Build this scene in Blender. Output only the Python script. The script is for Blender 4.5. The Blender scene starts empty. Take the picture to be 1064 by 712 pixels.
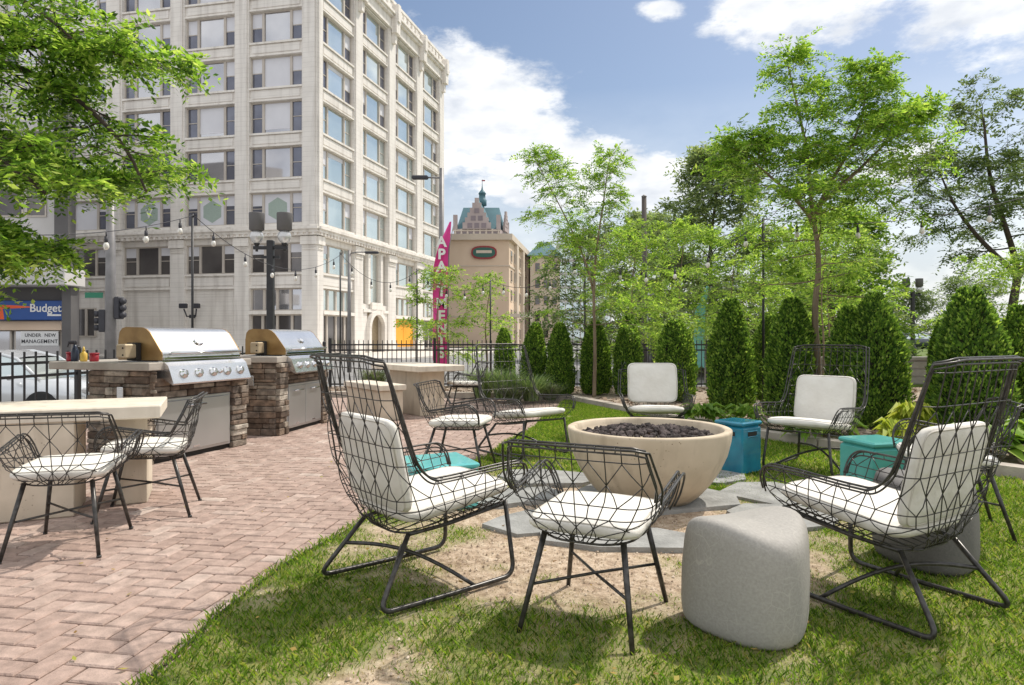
import bpy, math, random
import numpy as np
from mathutils import Vector, Matrix, noise
PI = math.pi
R = math.radians
random.seed(7)
rng = np.random.default_rng(11)
scn = bpy.context.scene
COL = scn.collection

# ------------------------------------------------------------------ helpers
class MB:
    """collects shapes and links them as ONE mesh object"""
    def __init__(s):
        s.v = []; s.f = []; s.mi = []; s.sm = []
    def add(s, vs, fs, mi=0, smooth=False):
        b = len(s.v)
        s.v.extend([tuple(p) for p in vs])
        for f in fs:
            s.f.append([i + b for i in f]); s.mi.append(mi); s.sm.append(smooth)
        return s
    def box(s, c, d, rz=0.0, mi=0, bev=0.0):
        x, y, z = d[0] / 2, d[1] / 2, d[2] / 2
        ca, sa = math.cos(rz), math.sin(rz)
        def tr(p):
            return (c[0] + p[0] * ca - p[1] * sa, c[1] + p[0] * sa + p[1] * ca, c[2] + p[2])
        if bev <= 0:
            vs = [tr(p) for p in ((-x,-y,-z),(x,-y,-z),(x,y,-z),(-x,y,-z),(-x,-y,z),(x,-y,z),(x,y,z),(-x,y,z))]
            fs = [(0,3,2,1),(4,5,6,7),(0,1,5,4),(1,2,6,5),(2,3,7,6),(3,0,4,7)]
            return s.add(vs, fs, mi)
        b = min(bev, x * .9, y * .9, z * .9)
        rings = [(-z, b), (-z + b, 0), (z - b, 0), (z, b)]
        vs = []
        for zz, k in rings:
            xx, yy = x - k, y - k
            cb = b * .6 if k == 0 else 0
            vs += [tr(p) for p in ((-xx + cb, -yy, zz), (xx - cb, -yy, zz), (xx, -yy + cb, zz), (xx, yy - cb, zz),
                                   (xx - cb, yy, zz), (-xx + cb, yy, zz), (-xx, yy - cb, zz), (-xx, -yy + cb, zz))]
        fs = [tuple(range(7, -1, -1)), tuple(range(24, 32))]
        for r in range(3):
            for i in range(8):
                j = (i + 1) % 8
                fs.append((r*8+i, r*8+j, r*8+8+j, r*8+8+i))
        return s.add(vs, fs, mi)
    def prism(s, poly, z0, z1, mi=0):
        n = len(poly)
        vs = [(p[0], p[1], z0) for p in poly] + [(p[0], p[1], z1) for p in poly]
        fs = [tuple(range(n - 1, -1, -1)), tuple(range(n, 2 * n))]
        fs += [(i, (i + 1) % n, n + (i + 1) % n, n + i) for i in range(n)]
        return s.add(vs, fs, mi)
    def tube(s, pts, r, n=6, mi=0, closed=False, cap=True):
        pts = [Vector(p) for p in pts]
        m = len(pts)
        if m < 2: return s
        rs = r if isinstance(r, (list, tuple)) else [r] * m
        vs = []; fs = []
        prev = None
        for i, p in enumerate(pts):
            if closed: t = pts[(i + 1) % m] - pts[i - 1]
            else: t = pts[min(i + 1, m - 1)] - pts[max(i - 1, 0)]
            if t.length < 1e-9: t = Vector((0, 0, 1))
            t.normalize()
            if prev is None:
                a = Vector((0, 0, 1)) if abs(t.z) < .9 else Vector((1, 0, 0))
                u = t.cross(a).normalized()
            else:
                u = prev - t * prev.dot(t)
                if u.length < 1e-6:
                    u = t.cross(Vector((1, 0, 0)))
                u.normalize()
            prev = u
            w = t.cross(u)
            for k in range(n):
                an = 2 * PI * k / n
                vs.append(p + (u * math.cos(an) + w * math.sin(an)) * rs[i])
        for i in range(m if closed else m - 1):
            j = (i + 1) % m
            for k in range(n):
                l = (k + 1) % n
                fs.append((i*n+k, i*n+l, j*n+l, j*n+k))
        if cap and not closed:
            fs.append(tuple(range(n - 1, -1, -1)))
            fs.append(tuple((m - 1) * n + k for k in range(n)))
        return s.add(vs, fs, mi, True)
    def lathe(s, c, prof, n=24, mi=0, smooth=True, axis='z', jit=None):
        vs = []; fs = []
        m = len(prof)
        for i, (r, z) in enumerate(prof):
            for k in range(n):
                a = 2 * PI * k / n
                if axis == 'z': vs.append((c[0] + r * math.cos(a), c[1] + r * math.sin(a), c[2] + z))
                elif axis == 'x': vs.append((c[0] + z, c[1] + r * math.cos(a), c[2] + r * math.sin(a)))
                else: vs.append((c[0] + r * math.cos(a), c[1] + z, c[2] + r * math.sin(a)))
        for i in range(m - 1):
            for k in range(n):
                l = (k + 1) % n
                fs.append((i*n+k, i*n+l, (i+1)*n+l, (i+1)*n+k))
        if prof[0][0] > 1e-5: fs.append(tuple(range(n - 1, -1, -1)))
        if prof[-1][0] > 1e-5: fs.append(tuple((m - 1) * n + k for k in range(n)))
        return s.add(vs, fs, mi, smooth)
    def xf(s, M):
        s.v = [tuple(M @ Vector(p)) for p in s.v]
        return s
    def mesh(s, name, mats):
        me = bpy.data.meshes.new(name)
        me.from_pydata(s.v, [], s.f)
        if not isinstance(mats, (list, tuple)): mats = [mats]
        for m in mats: me.materials.append(m)
        if len(mats) > 1: me.polygons.foreach_set('material_index', s.mi)
        me.polygons.foreach_set('use_smooth', s.sm)
        me.update()
        return me
    def build(s, name, mats, parent=None):
        return link(name, s.mesh(name, mats), parent)

def link(name, data, parent=None):
    o = bpy.data.objects.new(name, data)
    COL.objects.link(o)
    if parent is not None: o.parent = parent
    return o

def tag(o, label=None, cat=None, group=None, kind=None):
    if label: o['label'] = label
    if cat: o['category'] = cat
    if group: o['group'] = group
    if kind: o['kind'] = kind
    return o

def thing(name, label, cat, loc=(0, 0, 0), rz=0.0, group=None):
    o = bpy.data.objects.new(name, None)
    o.empty_display_size = .1
    COL.objects.link(o)
    o.location = loc; o.rotation_euler = (0, 0, rz)
    return tag(o, label, cat, group)

def structure(o):
    o['kind'] = 'structure'
    return o

def dup(root, loc, rz, label, group=None, scale=None):
    r = root.copy(); COL.objects.link(r)
    r.location = loc; r.rotation_euler = (0, 0, rz)
    r['label'] = label
    if group: r['group'] = group
    if scale: r.scale = scale
    for ch in list(root.children):
        c = ch.copy(); COL.objects.link(c); c.parent = r
        for g in list(ch.children):
            d = g.copy(); COL.objects.link(d); d.parent = c
    return r

def np_mesh(name, verts, quads, mat, smooth=False, attr=None):
    """fast mesh from numpy arrays; quads is (n,k)"""
    me = bpy.data.meshes.new(name)
    nv, (nf, k) = len(verts), quads.shape
    me.vertices.add(nv); me.vertices.foreach_set('co', np.ascontiguousarray(verts, dtype=np.float32).ravel())
    me.loops.add(nf * k); me.loops.foreach_set('vertex_index', np.ascontiguousarray(quads, dtype=np.int32).ravel())
    me.polygons.add(nf)
    me.polygons.foreach_set('loop_start', np.arange(0, nf * k, k, dtype=np.int32))
    me.polygons.foreach_set('loop_total', np.full(nf, k, dtype=np.int32))
    if smooth: me.polygons.foreach_set('use_smooth', np.ones(nf, dtype=bool))
    me.materials.append(mat)
    if attr is not None:
        a = me.attributes.new(attr[0], 'FLOAT', 'POINT')
        a.data.foreach_set('value', np.ascontiguousarray(attr[1], dtype=np.float32))
    me.update(calc_edges=True)
    return me

def text_mesh(txt, size, extrude=.004, bold=0.0, align='CENTER', space=1.0):
    cu = bpy.data.curves.new('lettering', 'FONT')
    cu.body = txt; cu.size = size; cu.extrude = extrude; cu.offset = bold
    cu.align_x = align; cu.align_y = 'CENTER'; cu.space_character = space
    o = bpy.data.objects.new('lettering', cu); COL.objects.link(o)
    dg = bpy.context.evaluated_depsgraph_get()
    me = bpy.data.meshes.new_from_object(o.evaluated_get(dg))
    bpy.data.objects.remove(o)
    return me

def rot2(v, a):
    return (v[0] * math.cos(a) - v[1] * math.sin(a), v[0] * math.sin(a) + v[1] * math.cos(a))

# ------------------------------------------------------------------ materials
def nodes(name):
    m = bpy.data.materials.new(name); m.use_nodes = True
    nt = m.node_tree
    return m, nt, nt.nodes['Principled BSDF']

def N(nt, typ, **kw):
    n = nt.nodes.new(typ)
    for k, v in kw.items(): setattr(n, k, v)
    return n

def ramp(nt, fac, stops):
    r = N(nt, 'ShaderNodeValToRGB')
    el = r.color_ramp.elements
    while len(el) < len(stops): el.new(.5)
    for e, (p, c) in zip(el, stops):
        e.position = p; e.color = (*c, 1)
    nt.links.new(fac, r.inputs[0])
    return r

def mat(name, c1, c2=None, rough=.6, metal=0.0, scale=8.0, bump=0.0, detail=6.0, bscale=None, spec=None, coat=0.0, streak=False):
    m, nt, b = nodes(name)
    b.inputs['Roughness'].default_value = rough
    b.inputs['Metallic'].default_value = metal
    if spec is not None: b.inputs['Specular IOR Level'].default_value = spec
    if coat: b.inputs['Coat Weight'].default_value = coat
    tc = N(nt, 'ShaderNodeTexCoord')
    if c2 is None: c2 = tuple(x * .82 for x in c1)
    nz = N(nt, 'ShaderNodeTexNoise'); nz.inputs['Scale'].default_value = scale; nz.inputs['Detail'].default_value = detail
    if streak:
        mp = N(nt, 'ShaderNodeMapping'); mp.inputs['Scale'].default_value = (1, 1, .12)
        nt.links.new(tc.outputs['Object'], mp.inputs[0]); nt.links.new(mp.outputs[0], nz.inputs[0])
    else:
        nt.links.new(tc.outputs['Object'], nz.inputs['Vector'])
    r = ramp(nt, nz.outputs[0], [(.32, c2), (.68, c1)])
    nt.links.new(r.outputs[0], b.inputs['Base Color'])
    if bump:
        n2 = N(nt, 'ShaderNodeTexNoise'); n2.inputs['Scale'].default_value = bscale or scale * 6; n2.inputs['Detail'].default_value = 5
        nt.links.new(tc.outputs['Object'], n2.inputs['Vector'])
        bp = N(nt, 'ShaderNodeBump'); bp.inputs['Strength'].default_value = bump; bp.inputs['Distance'].default_value = .02
        nt.links.new(n2.outputs[0], bp.inputs['Height']); nt.links.new(bp.outputs[0], b.inputs['Normal'])
    return m

def island_mat(name, stops, rough=.8, trans=0.0, nscale=0.0, bump=0.0, namt=.35, tint=(1.0, 1.0, .6)):
    """colour varies per mesh island (brick, stone, leaf)"""
    m, nt, b = nodes(name)
    b.inputs['Roughness'].default_value = rough
    g = N(nt, 'ShaderNodeNewGeometry')
    r = ramp(nt, g.outputs['Random Per Island'], stops)
    col = r.outputs[0]
    tc = N(nt, 'ShaderNodeTexCoord')
    if nscale:
        nz = N(nt, 'ShaderNodeTexNoise'); nz.inputs['Scale'].default_value = nscale; nz.inputs['Detail'].default_value = 7
        nt.links.new(tc.outputs['Object'], nz.inputs['Vector'])
        mr = N(nt, 'ShaderNodeMapRange'); mr.inputs[1].default_value = .3; mr.inputs[2].default_value = .7
        mr.inputs[3].default_value = 1 - namt; mr.inputs[4].default_value = 1 + namt * .6
        nt.links.new(nz.outputs[0], mr.inputs[0])
        mx = N(nt, 'ShaderNodeVectorMath', operation='MULTIPLY')
        cb = N(nt, 'ShaderNodeCombineXYZ')
        for i in range(3): nt.links.new(mr.outputs[0], cb.inputs[i])
        nt.links.new(col, mx.inputs[0]); nt.links.new(cb.outputs[0], mx.inputs[1])
        col = mx.outputs[0]
        if bump:
            bp = N(nt, 'ShaderNodeBump'); bp.inputs['Strength'].default_value = bump; bp.inputs['Distance'].default_value = .01
            n2 = N(nt, 'ShaderNodeTexNoise'); n2.inputs['Scale'].default_value = nscale * 5; n2.inputs['Detail'].default_value = 6
            nt.links.new(tc.outputs['Object'], n2.inputs['Vector'])
            nt.links.new(n2.outputs[0], bp.inputs['Height']); nt.links.new(bp.outputs[0], b.inputs['Normal'])
    nt.links.new(col, b.inputs['Base Color'])
    if trans:
        t = N(nt, 'ShaderNodeBsdfTranslucent')
        tm = N(nt, 'ShaderNodeVectorMath', operation='MULTIPLY'); tm.inputs[1].default_value = tuple(1.6 * x for x in tint)
        nt.links.new(col, tm.inputs[0]); nt.links.new(tm.outputs[0], t.inputs[0])
        mx = N(nt, 'ShaderNodeMixShader'); mx.inputs[0].default_value = trans
        out = nt.nodes['Material Output']
        nt.links.new(b.outputs[0], mx.inputs[1]); nt.links.new(t.outputs[0], mx.inputs[2]); nt.links.new(mx.outputs[0], out.inputs[0])
        b.inputs['Specular IOR Level'].default_value = .25
    return m

M = {}
M['wire'] = mat('black_powder_coat', (.065, .061, .058), (.03, .028, .027), rough=.33, scale=30, metal=.35)
M['rail'] = mat('worn_dark_steel', (.085, .08, .075), (.03, .028, .026), rough=.33, scale=40, metal=.4)
M['cushion'] = mat('off_white_canvas', (.79, .765, .71), (.68, .65, .59), rough=.9, scale=4, bump=.85, bscale=8)
M['piping'] = mat('cushion_piping', (.62, .59, .53), (.54, .51, .45), rough=.9, scale=20)
M['iron'] = mat('black_iron', (.018, .018, .02), (.01, .01, .012), rough=.45, scale=10)
M['table'] = mat('pale_concrete', (.76, .70, .59), (.64, .57, .46), rough=.85, scale=4, bump=.12, bscale=60)
M['curb'] = mat('edging_concrete', (.46, .41, .35), (.33, .29, .25), rough=.9, scale=6, bump=.3)
M['slab'] = mat('counter_stone', (.47, .43, .38), (.34, .30, .26), rough=.8, scale=5, bump=.15)
M['steel'] = mat('brushed_steel', (.74, .74, .74), (.64, .64, .65), rough=.27, metal=.92, scale=3, detail=2)
M['steel_door'] = mat('steel_door', (.58, .59, .60), (.50, .51, .52), rough=.38, metal=.85, scale=2, detail=2)
M['brown_reflection'] = mat('hood_side_reflection', (.40, .26, .11), (.25, .15, .06), rough=.45, metal=.55, scale=5)  # steel hood side, brown reflection of its surroundings put into the colour
M['tan_metal'] = mat('tan_metal', (.50, .41, .28), (.38, .30, .2), rough=.5, metal=.3, scale=8)
M['chrome'] = mat('chrome', (.75, .75, .76), (.6, .6, .62), rough=.12, metal=1.0, scale=3)
M['dark'] = mat('dark_gap', (.025, .022, .02), rough=.8)
M['stone'] = island_mat('stacked_stone', [(0, (.10, .07, .052)), (.3, (.25, .18, .13)), (.55, (.17, .135, .11)), (.8, (.36, .30, .24)), (1, (.50, .45, .38))], rough=.9, nscale=14, bump=1.0, namt=.6)
M['brick'] = island_mat('patio_brick', [(0, (.355, .253, .21)), (.4, (.395, .285, .238)), (.8, (.425, .315, .265)), (.97, (.46, .352, .30)), (1, (.53, .43, .37))], rough=.9, nscale=14, bump=.55, namt=.3)
M['joint'] = mat('sand_joint', (.16, .11, .08), (.07, .05, .04), rough=1, scale=12)
M['asphalt'] = mat('asphalt', (.27, .265, .26), (.20, .195, .19), rough=.95, scale=1.2, bump=.2)
M['sidewalk'] = mat('sidewalk_concrete', (.66, .62, .56), (.56, .52, .47), rough=.9, scale=.8)
M['mulch'] = island_mat('mulch', [(0, (.16, .11, .08)), (.5, (.36, .27, .20)), (1, (.58, .47, .37))], rough=1)
M['mulch_base'] = mat('mulch_base', (.50, .41, .33), (.26, .19, .14), rough=1, scale=18, bump=.8, detail=10)
M['flag'] = mat('bluestone', (.36, .36, .345), (.22, .22, .21), rough=.9, scale=7, bump=.5, detail=9)
M['lava'] = island_mat('lava_rock', [(0, (.025, .02, .02)), (.6, (.07, .055, .052)), (1, (.14, .11, .105))], rough=.95, nscale=40, bump=.7)
M['teal'] = mat('glazed_teal', (.02, .25, .37), (.012, .15, .245), rough=.18, scale=6, coat=.5)
M['aqua'] = mat('glazed_aqua', (.13, .56, .56), (.09, .44, .45), rough=.25, scale=5, coat=.4)
M['seagreen'] = mat('glazed_sea_green', (.09, .42, .38), (.06, .33, .30), rough=.3, scale=6, coat=.3)
M['bark'] = mat('bark', (.30, .23, .16), (.17, .125, .085), rough=.95, scale=16, bump=.7, streak=True)
M['darkbark'] = mat('dark_bark', (.10, .075, .06), (.05, .04, .033), rough=.95, scale=16, bump=.6, streak=True)
G1 = [(0, (.055, .12, .022)), (.25, (.14, .26, .042)), (.6, (.245, .40, .06)), (.85, (.34, .48, .085)), (1, (.46, .55, .14))]
M['leaf'] = island_mat('locust_leaf', G1, rough=.55, trans=.55)
M['leaf_near'] = island_mat('near_leaf', [(0, (.035, .08, .018)), (.25, (.105, .20, .034)), (.55, (.20, .345, .05)), (.82, (.32, .47, .08)), (1, (.48, .57, .18))], rough=.45, trans=.55)
M['leaf_mid'] = island_mat('fresh_leaf', [(0, (.075, .145, .03)), (.35, (.20, .33, .058)), (.8, (.32, .45, .085)), (1, (.44, .53, .15))], rough=.6, trans=.55)
M['leaf_dark'] = island_mat('dark_leaf', [(0, (.10, .15, .075)), (.5, (.20, .265, .13)), (1, (.32, .38, .19))], rough=.7, trans=.48)
M['leaf_grey'] = island_mat('grey_leaf', [(0, (.06, .10, .04)), (.5, (.13, .19, .07)), (1, (.23, .29, .12))], rough=.65, trans=.4)
M['arbor'] = island_mat('arborvitae_spray', [(0, (.03, .065, .02)), (.4, (.095, .185, .035)), (.75, (.21, .35, .055)), (1, (.42, .55, .12))], rough=.65, trans=.5)
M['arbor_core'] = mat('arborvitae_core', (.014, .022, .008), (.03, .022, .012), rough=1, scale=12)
M['grasstuft'] = island_mat('ornamental_grass', [(0, (.10, .17, .05)), (.5, (.22, .31, .12)), (1, (.40, .48, .24))], rough=.6, trans=.35)
M['lavender'] = island_mat('lavender', [(0, (.08, .12, .05)), (.6, (.16, .20, .10)), (.85, (.22, .24, .16)), (1, (.26, .20, .30))], rough=.7, trans=.25)
M['hosta'] = island_mat('hosta_leaf', [(0, (.10, .20, .025)), (.5, (.20, .34, .05)), (1, (.36, .48, .10))], rough=.45, trans=.35)
M['chart'] = island_mat('chartreuse_leaf', [(0, (.22, .29, .03)), (.5, (.36, .43, .06)), (1, (.52, .54, .12))], rough=.5, trans=.35)
M['cream2'] = mat('cream_trim', (.86, .80, .725), (.78, .715, .64), rough=.75, scale=.5)
M['frame'] = mat('window_frame', (.55, .50, .44), (.48, .43, .38), rough=.6, scale=1)
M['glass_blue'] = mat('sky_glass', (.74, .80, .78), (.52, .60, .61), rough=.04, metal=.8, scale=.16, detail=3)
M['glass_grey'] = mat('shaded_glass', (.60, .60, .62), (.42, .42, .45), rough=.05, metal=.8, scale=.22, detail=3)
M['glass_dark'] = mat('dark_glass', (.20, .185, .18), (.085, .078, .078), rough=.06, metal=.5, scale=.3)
M['blind'] = mat('window_blind', (.72, .72, .76), (.64, .64, .68), rough=.5, scale=.5)
M['orange'] = mat('orange_panel', (.85, .40, .03), (.78, .34, .02), rough=.6, scale=.5)
M['greywall'] = mat('grey_render', (.58, .56, .55), (.50, .485, .47), rough=.8, scale=.5)
M['darkwall'] = mat('dark_cladding', (.12, .115, .115), (.09, .085, .085), rough=.7, scale=.5)
M['tanwall'] = mat('tan_stucco', (.74, .58, .44), (.66, .50, .37), rough=.85, scale=.25)
M['tantrim'] = mat('pale_trim', (.66, .57, .47), (.58, .49, .40), rough=.8, scale=.3)
M['pinkstone'] = mat('pale_pink_stone', (.46, .385, .36), (.36, .295, .28), rough=.85, scale=.2)
M['copper'] = mat('green_copper_roof', (.085, .19, .22), (.06, .14, .17), rough=.6, scale=.15)
M['blue_sign'] = mat('blue_sign', (.012, .075, .30), (.01, .06, .25), rough=.4, scale=1)
M['red_sign'] = mat('red_orange_sign', (.85, .16, .02), (.75, .08, .015), rough=.4, scale=1)
M['white'] = mat('white_paint', (.80, .80, .79), (.74, .74, .73), rough=.45, scale=2)
M['ink'] = mat('dark_lettering', (.04, .04, .05), rough=.6)
M['greensign'] = mat('green_sign', (.015, .18, .10), rough=.4)
M['magenta'] = mat('magenta_flag', (.74, .05, .30), (.62, .035, .24), rough=.6, scale=3)
M['cyanflag'] = mat('pale_blue_flag', (.25, .55, .60), (.2, .48, .53), rough=.6, scale=3)
M['pole'] = mat('galvanised_pole', (.24, .23, .23), (.17, .165, .165), rough=.5, metal=.3, scale=3)
M['wood'] = mat('weathered_wood_pole', (.11, .095, .085), (.07, .06, .055), rough=.9, scale=4, streak=True)
M['carpaint'] = mat('silver_car_paint', (.62, .64, .66), (.58, .60, .62), rough=.25, metal=.4, scale=1, coat=.6)
M['darkcar'] = mat('dark_car_paint', (.05, .06, .08), (.04, .05, .07), rough=.25, scale=1, coat=.6)
M['tyre'] = mat('tyre_rubber', (.02, .02, .02), rough=.9)
M['redcan'] = mat('red_plastic', (.40, .02, .035), (.30, .015, .03), rough=.4, scale=8)
M['yellow'] = mat('yellow_plastic', (.75, .55, .12), (.65, .42, .06), rough=.4, scale=8)
M['navy'] = mat('navy_bottle', (.02, .03, .06), rough=.3)
M['wallgrey'] = mat('low_wall_stone', (.30, .28, .26), (.21, .195, .18), rough=.9, scale=3, bump=.4)
M['hexgreen'] = mat('pale_green_decal', (.36, .44, .39), (.32, .40, .35), rough=.5)
M['bulb'] = mat('frosted_bulb', (.82, .80, .74), rough=.2, spec=.8)
M['lampglass'] = mat('lamp_globe', (.62, .62, .62), (.5, .5, .5), rough=.12, metal=.4, scale=4)
M['ped'] = mat('pedestal_concrete', (.72, .64, .52), (.60, .52, .41), rough=.85, scale=4, bump=.12, bscale=60)

def crackle_mat(name, c1, c2, line):
    m, nt, b = nodes(name)
    b.inputs['Roughness'].default_value = .75
    tc = N(nt, 'ShaderNodeTexCoord')
    v = N(nt, 'ShaderNodeTexVoronoi', feature='DISTANCE_TO_EDGE'); v.inputs['Scale'].default_value = 17
    nd = N(nt, 'ShaderNodeTexNoise'); nd.inputs['Scale'].default_value = 6
    ad = N(nt, 'ShaderNodeMixRGB', blend_type='ADD'); ad.inputs[0].default_value = .12
    nt.links.new(tc.outputs['Object'], nd.inputs['Vector'])
    nt.links.new(tc.outputs['Object'], ad.inputs[1]); nt.links.new(nd.outputs['Color'], ad.inputs[2]); nt.links.new(ad.outputs[0], v.inputs['Vector'])
    n2 = N(nt, 'ShaderNodeTexNoise'); n2.inputs['Scale'].default_value = 95; n2.inputs['Detail'].default_value = 6
    nt.links.new(tc.outputs['Object'], n2.inputs['Vector'])
    base = ramp(nt, n2.outputs[0], [(.25, c2), (.75, c1)])
    rr = ramp(nt, v.outputs['Distance'], [(.0, (1, 1, 1)), (.028, (0, 0, 0))])
    n3 = N(nt, 'ShaderNodeTexNoise'); n3.inputs['Scale'].default_value = 4
    nt.links.new(tc.outputs['Object'], n3.inputs['Vector'])
    r3 = ramp(nt, n3.outputs[0], [(.42, (0, 0, 0)), (.6, (.6, .6, .6))])
    mu = N(nt, 'ShaderNodeMath', operation='MULTIPLY')
    nt.links.new(rr.outputs[0], mu.inputs[0]); nt.links.new(r3.outputs[0], mu.inputs[1])
    mx = N(nt, 'ShaderNodeMixRGB'); mx.inputs[2].default_value = (*line, 1)
    nt.links.new(mu.outputs[0], mx.inputs[0]); nt.links.new(base.outputs[0], mx.inputs[1])
    nt.links.new(mx.outputs[0], b.inputs['Base Color'])
    bp = N(nt, 'ShaderNodeBump'); bp.inputs['Strength'].default_value = .12; bp.inputs['Distance'].default_value = .01
    nt.links.new(n2.outputs[0], bp.inputs['Height']); nt.links.new(bp.outputs[0], b.inputs['Normal'])
    return m
M['crackle'] = crackle_mat('crackled_grey_concrete', (.385, .365, .335), (.30, .285, .26), (.50, .47, .42))
M['crackle_shaded'] = crackle_mat('crackled_shaded_concrete', (.15, .14, .135), (.105, .10, .095), (.20, .19, .165))  # same concrete as the pale stool, shade put into the colour

def lawn_mat():
    m, nt, b = nodes('lawn_soil')
    b.inputs['Roughness'].default_value = 1
    tc = N(nt, 'ShaderNodeTexCoord')
    a = N(nt, 'ShaderNodeAttribute', attribute_name='dirt')
    n1 = N(nt, 'ShaderNodeTexNoise'); n1.inputs['Scale'].default_value = 22; n1.inputs['Detail'].default_value = 10
    n2 = N(nt, 'ShaderNodeTexNoise'); n2.inputs['Scale'].default_value = 5; n2.inputs['Detail'].default_value = 8
    n4 = N(nt, 'ShaderNodeTexNoise'); n4.inputs['Scale'].default_value = 160; n4.inputs['Detail'].default_value = 4
    for n in (n1, n2, n4): nt.links.new(tc.outputs['Object'], n.inputs['Vector'])
    dirt = ramp(nt, n1.outputs[0], [(.25, (.24, .165, .11)), (.45, (.43, .325, .23)), (.62, (.56, .445, .33)), (.8, (.66, .55, .43))])
    gr = ramp(nt, n2.outputs[0], [(.3, (.11, .145, .03)), (.5, (.19, .21, .05)), (.7, (.30, .265, .11))])
    mx = N(nt, 'ShaderNodeMixRGB')
    nt.links.new(a.outputs['Fac'], mx.inputs[0]); nt.links.new(gr.outputs[0], mx.inputs[1]); nt.links.new(dirt.outputs[0], mx.inputs[2])
    sp = ramp(nt, n4.outputs[0], [(.3, (.62, .62, .62)), (.6, (1.08, 1.08, 1.08))])
    ml = N(nt, 'ShaderNodeMixRGB', blend_type='MULTIPLY'); ml.inputs[0].default_value = .8
    nt.links.new(mx.outputs[0], ml.inputs[1]); nt.links.new(sp.outputs[0], ml.inputs[2])
    nt.links.new(ml.outputs[0], b.inputs['Base Color'])
    bp = N(nt, 'ShaderNodeBump'); bp.inputs['Strength'].default_value = .8; bp.inputs['Distance'].default_value = .03
    nt.links.new(n1.outputs[0], bp.inputs['Height']); nt.links.new(bp.outputs[0], b.inputs['Normal'])
    return m
M['lawn'] = lawn_mat()
M['blade'] = island_mat('grass_blade', [(0, (.075, .145, .02)), (.4, (.16, .29, .033)), (.75, (.27, .40, .05)), (.92, (.38, .42, .10)), (1, (.48, .41, .18))], rough=.6, trans=.45)
M['straw'] = island_mat('dry_blade', [(0, (.18, .16, .06)), (.5, (.36, .29, .13)), (1, (.56, .46, .26))], rough=.8, trans=.2)

def weathered(name, c1, c2, stain, pit, rough=.85, scale=5, zfade=.16):
    """cast concrete: cloudy tone, drip stains, small casting pits, dirt near the ground"""
    m, nt, b = nodes(name)
    b.inputs['Roughness'].default_value = rough
    tc = N(nt, 'ShaderNodeTexCoord')
    def noise_(sc, det, stretch=None):
        n = N(nt, 'ShaderNodeTexNoise'); n.inputs['Scale'].default_value = sc; n.inputs['Detail'].default_value = det
        src = tc.outputs['Object']
        if stretch:
            mp = N(nt, 'ShaderNodeMapping'); mp.inputs['Scale'].default_value = stretch; nt.links.new(src, mp.inputs[0]); src = mp.outputs[0]
        nt.links.new(src, n.inputs['Vector']); return n.outputs[0]
    base = ramp(nt, noise_(scale, 8), [(.3, c2), (.7, c1)]).outputs[0]
    def over(base, fac, col):
        x = N(nt, 'ShaderNodeMixRGB'); x.inputs[2].default_value = (*col, 1); nt.links.new(fac, x.inputs[0]); nt.links.new(base, x.inputs[1]); return x.outputs[0]
    base = over(base, ramp(nt, noise_(9, 6, (1, 1, .18)), [(.52, (0, 0, 0)), (.72, (.75, .75, .75))]).outputs[0], stain)
    v = N(nt, 'ShaderNodeTexVoronoi'); v.inputs['Scale'].default_value = 34; nt.links.new(tc.outputs['Object'], v.inputs['Vector'])
    gate = ramp(nt, noise_(11, 3), [(.50, (0, 0, 0)), (.62, (1, 1, 1))]).outputs[0]
    pits = ramp(nt, v.outputs['Distance'], [(.10, (1, 1, 1)), (.17, (0, 0, 0))]).outputs[0]
    mu = N(nt, 'ShaderNodeMath', operation='MULTIPLY'); nt.links.new(gate, mu.inputs[0]); nt.links.new(pits, mu.inputs[1])
    base = over(base, mu.outputs[0], pit)
    if zfade:
        sp = N(nt, 'ShaderNodeSeparateXYZ'); nt.links.new(tc.outputs['Object'], sp.inputs[0])
        mr = N(nt, 'ShaderNodeMapRange'); mr.inputs[1].default_value = 0; mr.inputs[2].default_value = zfade; mr.inputs[3].default_value = .55; mr.inputs[4].default_value = 0
        nt.links.new(sp.outputs[2], mr.inputs[0]); base = over(base, mr.outputs[0], stain)
    nt.links.new(base, b.inputs['Base Color'])
    bp = N(nt, 'ShaderNodeBump'); bp.inputs['Strength'].default_value = .3; bp.inputs['Distance'].default_value = .006; bp.invert = True
    nt.links.new(mu.outputs[0], bp.inputs['Height']); nt.links.new(bp.outputs[0], b.inputs['Normal'])
    return m
M['bowl'] = weathered('cast_concrete_tan', (.63, .53, .40), (.51, .425, .31), (.35, .28, .20), (.25, .19, .13))
M['table'] = weathered('pale_concrete', (.74, .67, .565), (.62, .55, .45), (.50, .43, .34), (.40, .34, .27), zfade=0)
M['ped'] = weathered('pedestal_concrete', (.70, .61, .49), (.58, .50, .39), (.44, .37, .28), (.36, .30, .23))

M['towerwin'] = mat('dull_window', (.24, .19, .20), (.17, .14, .15), rough=.3, scale=.3)

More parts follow.
